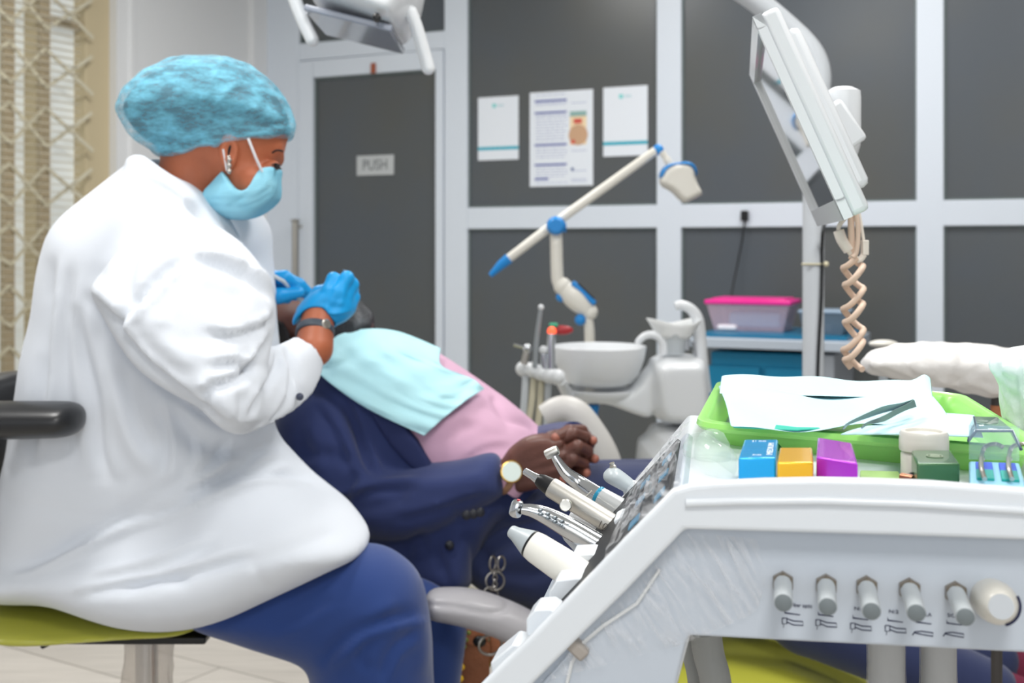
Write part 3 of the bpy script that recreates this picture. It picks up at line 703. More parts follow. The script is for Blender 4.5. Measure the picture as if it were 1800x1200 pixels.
# whitening lamp
D = 3.35
wl_ = thing('whitening_lamp', Vector((P(1040, 0, D).x, D, 0)), 'cream whitening lamp with blue joints and a long slanting boom', 'whitening lamp')
m = MB(); m.tube(pix([(1037, 760), (1037, 640), (1036, 580), (1032, 558), (1024, 548)], D), .0145, 16); m.tube([Vector((P(1037, 0, D).x, D, .03)), P(1037, 760, D)], .018, 16); m.build('stand', PLASTC, wl_)
m = MB(); m.lathe(Vector((P(1037, 0, D).x, D, 0)), (0, 0, 1), [(.2, 0), (.2, .02), (.03, .05)], 30); m.build('base', PLASTC, wl_)
a = P(991, 505, D); b = P(1034, 546, D)
m = MB(); q = [a+(b-a)*t for t in np.linspace(-.05, 1.05, 13)]; m.tube(q, [.020+.012*math.sin(min(max(i/12, .0), 1)*PI*.9+.25) for i in range(13)], 22); m.ball(q[0], .026); m.ball(q[-1], .024)
m.build('control_box', PLASTC, wl_)
up = Vector((.62, 0, .78)); e = (b-a).normalized(); up = Vector((-e.z, 0, e.x)); up = up if up.z > 0 else -up
MB().box((a+b)/2+up*.024+Vector((.004, -.008, 0)), (.088, .030, .016), e, (0, 1, 0), up).build('display_rim', BLUEP, wl_, bevel=.005)
MB().box((a+b)/2+up*.033+Vector((.004, -.012, 0)), (.062, .020, .004), e, (0, 1, 0), up).build('display', BLACKP, wl_)
MB().ball(P(1020, 562, D-.01), .016).build('hinge', BLUEP, wl_); MB().ball(P(986, 522, D), .014).build('hinge', BLUEP, wl_)
MB().tube(pix([(990, 503), (981, 495), (979, 470), (978, 430), (977, 400)], D), .0175, 16).build('riser', PLASTC, wl_)
m = MB(); m.lathe(P(976, 397, D+.03), (0, -1, 0), [(.02, 0), (.026, .01), (.026, .06), (.018, .07)], 24); m.lathe(P(990, 400, D), (1, 0, 0), [(.012, 0), (.014, .008)], 16); m.build('elbow_joint', BLUEP, wl_)
MB().tube([P(892, 456, D), P(970, 396, D), P(1152, 265, D)], [.0125, .0135, .0125], 16).build('boom', PLASTC, wl_)
MB().tube([P(862, 484, D), P(880, 466, D), P(895, 454, D)], [.007, .013, .0155], 16).build('boom_tip', BLUEP, wl_)
m = MB(); m.ball(P(1157, 263, D), .0155); m.build('end_joint', BLUEP, wl_)
m = MB(); m.tube(pix([(1163, 266), (1172, 280), (1182, 296)], D-.02), [.009]*6+[.011]*7, 14); m.build('neck', PLASTC, wl_)
LH = Field((P(1140, 0, D).x, D-.10, P(0, 375, D).z), (P(1250, 0, D).x, D+.10, P(0, 270, D).z), .003)
fl_ = LH.infl([(1158, 318), (1162, 300), (1180, 288), (1205, 286), (1220, 296), (1222, 318), (1236, 342), (1226, 346), (1204, 358), (1194, 352), (1180, 336), (1162, 328)], D, .014, .045, smooth=1)
sdf_part('lamp_head', LH, fl_, PLASTC, wl_)
ft = LH.infl([(1158, 316), (1160, 300), (1172, 288), (1190, 286), (1208, 283), (1222, 292), (1226, 312), (1222, 312), (1214, 294), (1200, 292), (1180, 293), (1168, 302), (1163, 318)], D, .006, .047)
sdf_part('head_trim', LH, ft, BLUEP, wl_)
# ---------------------------------------------------------------- the dentist
dn_ = thing('person', Vector((P(300, 0, 1.92).x, 1.92, 0)), 'seated person in white coat, blue hair cap, mask and gloves bending over the patient', 'person')
CF = Field((P(-25, 0, 1.92).x, 1.58, P(0, 1125, 1.92).z), (P(690, 0, 1.92).x, 2.20, P(0, 245, 1.92).z), .0062)
body = CF.infl([(250, 272), (215, 300), (160, 348), (103, 395), (86, 450), (70, 545), (48, 650), (34, 760), (14, 830), (6, 900), (10, 960), (60, 1000), (200, 1010), (400, 1000),
                (560, 960), (560, 900), (545, 850), (520, 810), (480, 770), (470, 700), (450, 600), (440, 500), (430, 440), (405, 390), (372, 345), (330, 300), (290, 272)], 1.93, .125, .165, bl=10)
skirt = CF.infl([(10, 930), (-4, 1000), (0, 1035), (50, 1044), (120, 1047), (180, 1066), (250, 1086), (330, 1094), (420, 1072), (500, 1035), (580, 995), (660, 962), (640, 928), (600, 878), (540, 848), (430, 850), (200, 880)], [(60, 1000, 1.92), (640, 950, 1.86), (200, 880, 1.94)], .10, .19, bl=8)
coat = smin(body, skirt, .04)
slv = CF.infl([(310, 372), (360, 385), (420, 420), (468, 480), (486, 540), (480, 590), (470, 640), (468, 700), (450, 762), (400, 748), (350, 712), (300, 690), (245, 650), (210, 600), (180, 545), (158, 505), (190, 470), (240, 410)],
              [(330, 420, 1.79), (430, 730, 1.68), (200, 560, 1.72)], .075, .095, bl=5)
slf = CF.infl([(395, 640), (450, 600), (478, 612), (512, 588), (560, 592), (577, 604), (566, 645), (556, 690), (515, 722), (480, 750), (430, 764), (390, 742), (370, 700)],
              [(430, 720, 1.71), (565, 620, 1.93), (500, 700, 1.80)], .075, .065, bl=5)
sleeve = smin(slv, slf, .03)
coat = smin(coat, sleeve, .008)
far = CF.cap(P(400, 430, 2.08), P(430, 630, 2.08), .08, .06)
coat = smin(coat, far, .03)
coll = CF.infl([(240, 285), (262, 270), (285, 275), (320, 302), (360, 335), (375, 356), (366, 392), (330, 362), (290, 335), (250, 318)], 1.93, .012, .105, bl=2)
coat = smin(coat, coll, .008)
coat = smax(coat, -CF.ell(P(330, 255, 1.93), (.07, .085, .06)), .01)
coat = smax(coat, -CF.cap(P(540, 588, 1.93), P(575, 560, 1.98), .036), .004)
CFL = [([(150, 512), (195, 560), (228, 620), (285, 672), (350, 718), (410, 758)], -.014, 8),
       ([(160, 500), (200, 545), (235, 600)], .006, 12), ([(215, 545), (250, 600), (300, 645), (345, 665)], -.007, 16),
       ([(270, 385), (238, 430), (220, 490), (232, 540)], -.010, 13), ([(250, 400), (215, 440), (180, 480)], .004, 14),
       ([(345, 455), (300, 485), (262, 525), (225, 562), (205, 590)], -.012, 9, 'c'),
       ([(335, 440), (395, 452), (450, 478), (486, 520)], -.012, 11, 'c'), ([(350, 500), (400, 520), (440, 515)], -.005, 20),
       ([(362, 572), (410, 580), (455, 566), (478, 545)], -.010, 9, 'c'), ([(290, 560), (330, 590), (380, 610)], -.006, 16),
       ([(360, 640), (400, 628), (440, 636), (468, 628)], -.010, 8, 'c'),
       ([(352, 716), (348, 690), (372, 668), (425, 650), (455, 610), (478, 570)], -.013, 8, 'c'),
       ([(430, 735), (452, 690), (474, 650), (482, 610)], -.010, 7, 'c'), ([(470, 748), (496, 705), (506, 655), (494, 610)], -.009, 7, 'c'),
       ([(505, 604), (524, 650), (534, 695)], -.006, 5, 'e'), ([(398, 745), (450, 752), (505, 722)], -.004, 9), ([(420, 690), (430, 720), (420, 745)], -.006, 9),
       ([(265, 560), (300, 570), (345, 600), (360, 640)], .005, 14), ([(430, 480), (462, 540), (458, 600)], .005, 12),
       ([(148, 530), (158, 600), (182, 700), (190, 790), (205, 840)], -.009, 12, 'c'), ([(180, 590), (205, 690), (238, 790), (300, 840)], .007, 14),
       ([(215, 640), (240, 740), (280, 800)], -.006, 12), ([(108, 450), (96, 560), (88, 680), (64, 800)], -.007, 14, 'c'), ([(140, 470), (128, 600), (140, 740), (150, 820)], -.006, 12, 'c'),
       ([(70, 620), (56, 740), (60, 830)], -.004, 12),
       ([(300, 705), (330, 760), (400, 788), (500, 775)], -.012, 16), ([(290, 710), (305, 780), (292, 850)], -.009, 10, 'c'), ([(350, 760), (350, 810), (320, 850)], -.007, 10, 'c'),
       ([(420, 775), (395, 812), (340, 850), (270, 880)], -.011, 10, 'c'), ([(480, 790), (430, 830), (360, 862), (260, 896), (190, 935)], -.010, 10, 'c'),
       ([(515, 815), (440, 838), (370, 868), (300, 902), (210, 930), (100, 988), (20, 1012)], -.014, 10, 'c'),
       ([(545, 852), (470, 842), (400, 860), (330, 888)], -.009, 9, 'c'), ([(60, 1000), (150, 958), (240, 900), (330, 870)], .007, 12),
       ([(110, 1042), (200, 1020), (300, 1002), (400, 976), (446, 962)], -.009, 10, 'c'), ([(150, 1010), (260, 985), (380, 940)], -.006, 12, 'c'), ([(210, 1040), (280, 1012), (335, 1024)], -.007, 10),
       ([(430, 990), (500, 965), (600, 930)], -.004, 12), ([(440, 985), (460, 1020), (480, 1040)], -.004, 5),
       ([(12, 826), (60, 836), (130, 842), (215, 842), (300, 818)], -.0022, 3, 'e'), ([(8, 880), (60, 886), (110, 900), (215, 910), (300, 880)], -.0026, 3, 'e'), ([(215, 840), (205, 900)], -.003, 4, 'e'),
       ([(262, 318), (310, 345), (350, 378), (366, 394)], -.007, 4, 'e'), ([(300, 500), (330, 470), (370, 440), (410, 410)], -.002, 4, 'e'), ([(400, 400), (440, 450), (430, 480)], -.005, 8)]
CFL = [(f[0], f[1]*(1.35 if f[2] > 5 else 1.3))+tuple(f[2:]) for f in CFL]
sdf_part('lab_coat', CF, coat, COATM, dn_, relax=2, fl=CFL, wob=(.0022, 24, 4))
# cuff button
MB().ball(P(527, 697, 1.80), .006, sc=(1, .6, 1)).build('cuff_button', mat('dark_button', (66, 72, 92), .4), dn_)
# scrub trousers
TF = Field((P(300, 0, 1.86).x, 1.62, .28), (P(860, 0, 1.9).x, 2.22, P(0, 930, 1.9).z), .006)
th = TF.infl([(300, 1060), (340, 1098), (420, 1126), (530, 1158), (545, 1175), (548, 1215), (556, 1290), (770, 1290), (762, 1180), (759, 1085), (742, 1015), (705, 978), (660, 955), (560, 960), (430, 1010)], 1.85, .085, .10, bl=8)
th2 = TF.infl([(600, 1000), (740, 1010), (800, 1050), (824, 1095), (815, 1150), (800, 1290), (700, 1290), (690, 1100)], 2.02, .06, .055)
tr = smin(th, th2, .01)
TFL = [([(755, 1090), (690, 1100), (640, 1120), (600, 1150), (575, 1180)], -.012, 12, 'c'), ([(700, 1060), (640, 1100), (590, 1170)], .006, 14), ([(740, 1120), (700, 1150), (680, 1200)], -.007, 10, 'c'),
       ([(590, 1060), (545, 1090), (480, 1120)], -.006, 12, 'c'), ([(560, 985), (520, 1050), (470, 1095)], -.003, 14), ([(640, 1190), (620, 1150), (650, 1110)], -.007, 9, 'c'), ([(730, 1060), (745, 1120), (740, 1190)], .004, 14)]
sdf_part('trousers', TF, tr, SCRUB, dn_, fl=TFL, wob=(.001, 30, 9))
for (x, y) in ((645, 1.85), (765, 2.02)): MB().tube([P(x, 1290, y)+Vector((0, 0, .03)), P(x, 1290, y)+Vector((0, 0, -.17))], [.045, .034], 16).build('ankle', SKIN1, dn_)
SH = Field((P(560, 0, 1.85).x, 1.76, 0), (P(900, 0, 2.0).x+.02, 2.16, .17), .006)
for (x, y) in ((645, 1.85), (765, 2.02)):
    q = P(x, 1290, y); f = SH.ell((q.x+.05, y, .05), (.135, .046, .05)); f = smin(f, SH.ell((q.x, y, .09), (.055, .042, .07)), .02); f = smax(f, -(SH.z-.012)+0*SH.x+0*SH.y, .003)
    sdf_part('shoe', SH, f, BLACKR, dn_)

# head, neck, ear
Y0 = 1.95
HF = Field((P(270, 0, 1.95).x, 1.83, P(0, 420, 1.95).z), (P(530, 0, 1.95).x, 2.07, P(0, 120, 1.95).z), .0028)
hd = HF.infl([(300, 150), (380, 128), (450, 140), (490, 180), (506, 222), (507, 240), (502, 252), (500, 262), (497, 272), (494, 283), (484, 302), (470, 316), (460, 345), (445, 366), (420, 372), (395, 350), (380, 320), (350, 300), (300, 290), (270, 230)], Y0, .075, .073, smooth=2, bl=6)
hd = smin(hd, HF.cap(P(345, 275, 1.95), P(318, 400, 1.95), .052, .062), .02)
hd = smin(hd, HF.cap(P(486, 262, 1.93), P(490, 282, 1.95), .008, .007), .012)          # brow to nose bridge
hd = smax(hd, -HF.ell(P(481, 288, 1.885), (.016, .012, .010)), .010)
hd = smin(hd, HF.ell(P(480, 290, 1.906), (.010, .011, .008)), .004)
hd = smin(hd, HF.ell(P(448, 322, 1.90), (.03, .022, .026)), .02)
ear = smax(HF.ell(P(402, 268, 1.875), (.015, .010, .028)), -HF.ell(P(404, 266, 1.864), (.008, .008, .016)), .003)
hd = smin(hd, ear, .006)
sdf_part('head', HF, hd, SKIN1, dn_, relax=1)
bulge = smin(smin(hd, HF.ell(P(462, 330, Y0), (.022, .03, .028)), .03), HF.ell(P(425, 350, Y0), (.048, .07, .032)), .02)
pm = HF.prism([(362, 346), (403, 303), (412, 308), (428, 332), (441, 340), (454, 334), (466, 308), (474, 298), (500, 296), (500, 345), (462, 372), (440, 384), (408, 388), (378, 374)], Y0, smooth=1)
msk = smax(bulge-.0045, pm, .003)
MFL = [([(372, 350), (410, 352), (450, 345), (475, 330)], -.002, 3, 'e'), ([(378, 362), (420, 366), (455, 355), (474, 342)], -.002, 3, 'e'), ([(430, 335), (425, 350), (400, 365)], -.003, 5), ([(470, 312), (462, 330), (440, 345)], .002, 5)]
sdf_part('face_mask', HF, msk, MASKM, dn_, relax=2, fl=MFL)
EL = mat('white_elastic', (226, 226, 230), .6)
MB().tube([P(436, 243, 1.868), P(450, 278, 1.868), P(463, 306, 1.884)], .0022, 8).build('ear_loop', EL, dn_)
MB().tube([P(392, 262, 1.866), P(399, 300, 1.870)], .0016, 8).build('ear_loop', EL, dn_)
m = MB()
for i in range(6): m.ball(P(402+(i % 2), 276+i*5, 1.862), .0042 if i % 2 else .0032, 10)
m.build('earring', mat('pearl_silver', (176, 172, 166), .25, metal=.7), dn_)
m = MB(); m.ball(P(487, 291, 1.893), .0055, 12, sc=(.9, .6, .6)); m.build('eye', mat('dark_eye', (24, 16, 16), .2), dn_)
m = MB()
for k in range(7): m.tube([P(483+k, 292, 1.893), P(486+k*1.6, 299-k*.3, 1.886)], [.0011, .0004], 5)
m.tube([P(478, 290, 1.891), P(485, 287, 1.889), P(492, 290, 1.895)], .0012, 6); m.build('eyelash', HAIRM, dn_)
MB().tube(pix([(478, 269), (487, 264), (498, 266)], 1.899), [.0008]+[.0016]*11+[.0008], 8).build('eyebrow', HAIRM, dn_)
MB().tube(pix([(408, 250), (403, 262), (400, 276)], 1.873), .0035, 8).build('hair_wisp', HAIRM, dn_)
# cap
CP = Field((P(195, 0, Y0).x, 1.80, P(0, 295, Y0).z), (P(530, 0, Y0).x, 2.10, P(0, 80, Y0).z), .0034)
cap = CP.infl([(210, 205), (212, 178), (236, 142), (285, 108), (340, 97), (405, 100), (455, 121), (492, 160), (517, 205), (514, 236), (488, 246), (450, 250), (415, 258), (398, 268), (385, 262), (362, 264), (330, 276), (288, 276), (240, 250)], [(300, 200, 1.955), (500, 200, 1.955)], .085, .112, bl=6)
capp = CP.prism([(205, 205), (212, 172), (236, 136), (285, 100), (340, 90), (405, 94), (460, 116), (500, 160), (524, 205), (516, 240), (488, 247), (450, 251), (415, 258), (398, 268), (385, 262), (362, 266), (330, 278), (288, 278), (240, 252)], Y0, smooth=2)
hc2 = CP.infl([(300, 150), (380, 128), (450, 140), (490, 180), (506, 222), (507, 240), (502, 262), (484, 302), (460, 345), (395, 350), (380, 320), (350, 300), (300, 290), (270, 230)], Y0, .075, .073, bl=6)
hc2 = smin(hc2, CP.cap(P(345, 275, 1.95), P(318, 400, 1.95), .052, .062), .02)
hair = smin(cap+.011, smax(hc2-.003, capp+.004, .004), .008)
cap = smin(cap, smax(hc2-.010, capp, .006), .01)
CPL = [([(345, 215), (358, 180), (380, 130), (400, 102)], .0035, 4, 'e'), ([(340, 215), (350, 175), (365, 130)], -.003, 6), ([(352, 222), (385, 180), (430, 130)], .003, 5, 'e'), ([(365, 225), (400, 200), (440, 185)], -.003, 6),
       ([(430, 245), (445, 210), (455, 170)], .0025, 5), ([(455, 243), (470, 210), (465, 180)], -.0025, 5), ([(225, 230), (270, 255), (330, 262), (370, 248), (400, 246), (450, 236), (514, 222)], .003, 4, 'e'),
       ([(232, 222), (280, 245), (330, 250), (375, 236), (440, 230), (508, 214)], -.003, 4, 'e'), ([(330, 225), (340, 250), (352, 262)], -.004, 5), ([(366, 225), (352, 245), (356, 262)], -.003, 4),
       ([(250, 130), (300, 180), (330, 215)], .002, 8), ([(240, 180), (290, 200), (325, 222)], -.002, 8)]
m_ = bpy.data.materials.new('translucent_blue_cap'); m_.use_nodes = True; nt = m_.node_tree; b = nt.nodes['Principled BSDF']
tc = nt.nodes.new('ShaderNodeTexCoord'); nz = nt.nodes.new('ShaderNodeTexNoise'); nz.inputs['Scale'].default_value = 24; nz.inputs['Detail'].default_value = 6; nz.inputs['Roughness'].default_value = .7
mp = nt.nodes.new('ShaderNodeMapping'); mp.inputs['Rotation'].default_value = (0, .6, 0); mp.inputs['Scale'].default_value = (1, 1, 2.6)
nt.links.new(tc.outputs['Object'], mp.inputs[0]); nt.links.new(mp.outputs[0], nz.inputs['Vector'])
r = nt.nodes.new('ShaderNodeValToRGB'); r.color_ramp.elements[0].position = .38; r.color_ramp.elements[0].color = (.22, .22, .22, 1); r.color_ramp.elements[1].position = .68; r.color_ramp.elements[1].color = (.88, .88, .88, 1)
nt.links.new(nz.outputs[0], r.inputs[0]); nt.links.new(r.outputs[0], b.inputs['Alpha']); b.inputs['Base Color'].default_value = rgb(124, 208, 236); b.inputs['Roughness'].default_value = .7
bp = nt.nodes.new('ShaderNodeBump'); bp.inputs['Strength'].default_value = .5; bp.inputs['Distance'].default_value = .003; nt.links.new(nz.outputs[0], bp.inputs['Height']); nt.links.new(bp.outputs[0], b.inputs['Normal'])
sdf_part('hair', CP, hair, mat('dark_grey_hair', (84, 92, 100), .8, bump=(200, .5)), dn_)
sdf_part('hair_cap', CP, cap, m_, dn_, fl=CPL, wob=(.0012, 90, 2))

# near hand: wrist, watch, glove
WF = Field((P(500, 0, 2.0).x, 1.86, P(0, 640, 2.0).z), (P(640, 0, 2.0).x, 2.12, P(0, 470, 2.0).z), .0019)
wr = WF.cap(P(552, 612, 1.93), P(560, 552, 1.97), .031, .026)
sdf_part('wrist', WF, wr, SKIN1, dn_, relax=1)
gl = WF.infl([(514, 576), (515, 556), (530, 534), (550, 512), (574, 500), (592, 496), (612, 500), (622, 520), (626, 542), (614, 562), (592, 572), (574, 584), (562, 576), (556, 560), (545, 552), (530, 560)], [(540, 560, 1.975), (610, 510, 1.985)], .022, .034, bl=3)
gl = smax(gl, -WF.cap(P(552, 600, 1.945), P(559, 562, 1.965), .028), .003)
for pts in ([(578, 510, 1.965), (586, 490, 1.975), (600, 496, 2.01), (604, 512, 2.03)], [(596, 512, 1.962), (610, 488, 1.97), (614, 494, 2.01), (610, 512, 2.04)],
            [(608, 520, 1.975), (619, 500, 1.985), (620, 510, 2.03), (612, 525, 2.05)], [(612, 540, 1.985), (621, 522, 2.0), (618, 530, 2.04), (608, 540, 2.05)]):
    gl = smin(gl, WF.chain([P(*p) for p in pts], [.0125, .0105, .0095, .008]), .006)
gl = smin(gl, WF.chain([P(535, 548, 2.0), P(560, 515, 2.03), P(592, 500, 2.035)], [.014, .012, .009]), .008)
GFL = [([(530, 556), (560, 548), (590, 552), (618, 545)], -.002, 5, 'c'), ([(560, 530), (590, 540), (612, 536)], -.0015, 5), ([(560, 570), (572, 550), (574, 530)], .002, 6), ([(590, 500), (586, 520), (580, 540)], .0015, 5), ([(606, 503), (603, 525), (598, 540)], .0015, 4)]
sdf_part('near_glove', WF, gl, GLOVE, dn_, relax=1, fl=GFL)
ax = (P(560, 552, 1.97)-P(552, 612, 1.93)).normalized(); c0 = P(554, 583, 1.95)
m = MB(); m.lathe(c0-ax*.0075, ax, [(.0300, 0), (.0318, .002), (.0312, .013), (.0295, .015)], 40); m.build('watch_strap', mat('dark_grey_strap', (62, 70, 80), .5), dn_)
n_ = Vector((.62, -.75, .2)); c1 = c0+(n_-ax*n_.dot(ax)).normalized()*.031
MB().lathe(c1-n_.normalized()*.002, n_, [(.0078, 0), (.0082, .004), (.006, .006)], 20).build('watch_case', STEEL, dn_)
GF = Field((P(440, 0, 2.12).x, 2.0, P(0, 560, 2.12).z), (P(560, 0, 2.12).x, 2.26, P(0, 460, 2.12).z), .0022)
g2 = GF.ell(P(462, 505, 2.14), (.045, .03, .034))
for pts, rs in (([(455, 488, 2.11), (500, 488, 2.10), (526, 500, 2.11), (543, 513, 2.12)], [.014, .0125, .0105, .008]), ([(455, 500, 2.13), (495, 498, 2.13), (522, 510, 2.14), (538, 518, 2.14)], [.013, .012, .010, .008]),
                ([(460, 520, 2.10), (492, 519, 2.09), (526, 514, 2.10)], [.016, .0125, .009]), ([(460, 512, 2.16), (498, 512, 2.17), (520, 520, 2.17)], [.013, .011, .009]), ([(456, 522, 2.16), (490, 524, 2.18), (505, 526, 2.17)], [.012, .010, .008])):
    g2 = smin(g2, GF.chain([P(*p) for p in pts], rs), .004)
sdf_part('far_glove', GF, g2, GLOVE, dn_, relax=1)
t = thing('dental_mirror', P(500, 500, 2.07), 'thin grey mirror handle held in the far blue glove', 'dental mirror')
MB().tube([P(476, 482, 2.085), P(498, 494, 2.085), P(545, 545, 2.16)], .0036, 10).build('handle', PLASTG, t)
t = thing('dental_probe', P(606, 490, 2.0), 'slim steel probe whose tip shows above the near blue glove', 'dental probe')
m = MB(); m.tube([P(600, 545, 2.06), P(604, 500, 2.02), P(607, 484, 2.0)], .0022, 8); m.tube([P(607, 484, 2.0), P(609, 476, 2.0), P(603, 474, 2.0)], .0010, 6); m.build('probe', CHROME, t)

# ---------------------------------------------------------------- the stool
st = thing('dental_stool', Vector((P(258, 0, 1.92).x, 1.93, 0)), 'yellow-green stool with black curved armrest under the person in the white coat', 'stool')
SF = Field((P(-60, 0, 1.92).x, 1.72, P(0, 1110, 1.92).z), (P(420, 0, 1.92).x, 2.14, P(0, 1030, 1.92).z), .005)
sf = SF.infl([(0, 1034), (3, 1060), (40, 1082), (100, 1092), (240, 1084), (380, 1078), (400, 1055), (380, 1046), (200, 1052), (60, 1040)], 1.93, .025, .19)
sdf_part('seat', SF, sf, UPHOL, st)
sp = P(258, 1086, 1.93)
m = MB(); m.tube([Vector((sp.x, 1.93, .12)), sp+Vector((0, 0, .01))], .018, 20); m.tube([Vector((sp.x, 1.93, .10)), Vector((sp.x, 1.93, .30))], .026, 20); m.build('gas_column', CHROME, st)
MB().box((sp.x-.03, 1.93, sp.z-.004), (.30, .2, .012)).build('seat_plate', BLACKP, st, bevel=.003)
MB().bar(P(140, 1100, 1.88), P(70, 1134, 1.86), .014, .010, up=(0, 1, 0)).build('height_lever', BLACKP, st, bevel=.003)
for k in range(5):
    a = 2*PI*k/5+.3; e_ = Vector((sp.x+.27*math.cos(a), 1.93+.27*math.sin(a), .075))
    f = MB().tube([Vector((sp.x, 1.93, .11)), e_], [.022, .014], 12).build('foot', STEEL, st)
    m = MB(); m.lathe(e_+Vector((0, -.012, -.045)), (0, 1, 0), [(.024, 0), (.028, .004), (.028, .02), (.024, .024)], 18); m.build('castor', BLACKP, f)
m = MB(); g = []
for j in range(15):
    row = []
    for k in range(33):
        a = 2*PI*k/32; rr = .038+.004*math.sin(3*a+j*.8)+.003*math.sin(7*a+j*1.9); row.append(Vector((sp.x+.002+rr*math.cos(a), 1.93+rr*math.sin(a), sp.z-.015-.022*j)))
    g.append(row)
MB().sheet(g).build('plastic_wrap', mat('crinkled_wrap', (222, 208, 194), .25, alpha=.35, bump=(60, .9)), st)
AR = Field((P(-90, 0, 1.74).x, 1.62, P(0, 800, 1.74).z), (P(170, 0, 1.74).x, 1.86, P(0, 680, 1.74).z), .004)
af = AR.infl([(-120, 705), (90, 705), (128, 706), (145, 720), (146, 748), (134, 764), (100, 770), (-120, 772)], 1.74, .026, .05, smooth=1)
sdf_part('armrest', AR, af, BLACKR, st)
BR = Field((P(-140, 0, 1.9).x, 1.66, P(0, 1120, 1.9).z), (P(60, 0, 1.9).x, 2.16, P(0, 630, 1.9).z), .006)
bf = BR.infl([(-70, 1040), (-75, 720), (-60, 668), (-10, 655), (24, 656), (34, 675), (30, 760), (10, 830), (0, 900), (-4, 1020)], 1.95, .028, .16)
bf = smin(bf, BR.cap(P(-40, 740, 1.74), P(-40, 760, 1.95), .022), .01)
sdf_part('backrest', BR, bf, BLACKR, st)
MB().tube([P(-30, 1030, 1.93), P(-10, 1078, 1.93), P(40, 1086, 1.93)], .012, 12).build('back_bracket', BLACKP, st)

# ---------------------------------------------------------------- the patient
pa = thing('person', Vector((P(900, 0, 2.2).x, 2.25, .45)), 'reclining person in navy suit and pink shirt with clasped hands, lying in the chair', 'person')
PFd = Field((P(455, 0, 2.3).x, 1.98, P(0, 1065, 2.3).z), (P(1045, 0, 2.3).x, 2.56, P(0, 560, 2.3).z), .0062)
tor = PFd.infl([(575, 592), (640, 578), (700, 586), (770, 618), (850, 672), (905, 712), (950, 752), (1000, 800), (1020, 850), (1000, 900), (900, 940), (840, 960), (700, 940), (600, 900), (520, 840), (480, 780), (480, 700), (520, 640)], 2.30, .12, .19, bl=10)
jkt_b = smin(tor-.006, PFd.infl([(700, 800), (900, 860), (880, 900), (845, 960), (832, 1040), (740, 1036), (690, 1000), (640, 960), (600, 900)], [(700, 900, 2.20), (840, 1000, 2.14)], .05, .10), .02)
opn = PFd.prism([(600, 560), (700, 560), (870, 660), (955, 735), (985, 790), (905, 812), (780, 818), (752, 790), (725, 745), (660, 690), (600, 660)], 2.2, smooth=1)
opn = np.maximum(opn, PFd.y-2.42+0*PFd.x)
jkt = smax(jkt_b, -opn, .006)
arm_ = PFd.infl([(560, 672), (600, 690), (640, 745), (662, 800), (690, 826), (760, 815), (820, 805), (868, 794), (880, 800), (893, 850), (892, 868), (850, 888), (770, 932), (700, 952), (640, 940), (580, 900), (535, 860), (500, 810), (478, 760), (500, 700)],
                [(560, 780, 2.14), (880, 830, 2.08), (640, 900, 2.12)], .055, .062, bl=5)
jkt = smin(jkt, arm_, .006)
JFL = [([(612, 690), (635, 740), (655, 800), (668, 830)], -.010, 9, 'c'), ([(560, 860), (600, 870), (660, 850), (740, 845)], -.008, 11, 'c'), ([(600, 900), (660, 890), (720, 870)], -.006, 10), ([(640, 835), (620, 870), (600, 930)], -.008, 10, 'c'),
       ([(520, 790), (570, 800), (620, 800)], -.006, 12), ([(560, 700), (600, 760), (625, 830)], -.006, 9, 'c'), ([(690, 905), (760, 890), (850, 860)], -.004, 9, 'c'), ([(700, 850), (780, 850), (860, 835)], .004, 12), ([(650, 700), (700, 760), (740, 812)], .006, 8), ([(690, 975), (745, 958)], -.004, 4, 'e'), ([(700, 990), (748, 975), (745, 950)], -.003, 3, 'e'),
       ([(760, 960), (780, 1000), (790, 1036)], -.005, 8), ([(750, 930), (720, 960), (710, 1000)], -.004, 8), ([(800, 900), (830, 960), (835, 1030)], -.004, 5, 'e'), ([(540, 740), (560, 780), (560, 830)], .005, 12)]
JFL = [(f[0], f[1]*1.5)+tuple(f[2:]) for f in JFL]
sdf_part('suit_jacket', PFd, jkt, SUIT, pa, fl=JFL, wob=(.0012, 28, 3))
LP = PFd.prism([(648, 690), (672, 695), (735, 745), (762, 795), (785, 822), (760, 826), (725, 800), (690, 760)], 2.2, smooth=1)
LP = np.maximum(LP, PFd.y-2.3+0*PFd.x)
sdf_part('lapel', PFd, smax(smin(jkt_b, tor, .01)-.006, LP, .004), mat('dark_navy_lapel', (30, 40, 82), .85, bump=(900, .15)), pa)
SHT = mat('pink_striped_shirt', (202, 162, 186), .8, bump=(500, .1))
sfl = [([(880, 690), (905, 720), (950, 745), (975, 790)], .005, 7, 'e'), ([(868, 702), (892, 735), (935, 752), (960, 790)], -.006, 5, 'e'), ([(760, 790), (800, 760), (850, 740)], -.004, 9), ([(800, 810), (850, 780), (900, 775)], -.004, 9, 'c'), ([(760, 740), (820, 735), (880, 760)], .003, 10), ([(840, 710), (880, 730), (900, 760)], -.003, 7)]
sdf_part('shirt', PFd, tor+.001, SHT, pa, fl=sfl)
m = MB()
for (x, y, d) in ((790, 958, 2.058), (820, 905, 2.0), (832, 903, 2.0), (844, 900, 2.0)): m.lathe(P(x, y, d), (0, -1, .1), [(.008, 0), (.008, .003), (.005, .004)], 14)
m.build('jacket_buttons', mat('black_button', (18, 20, 30), .3), pa)
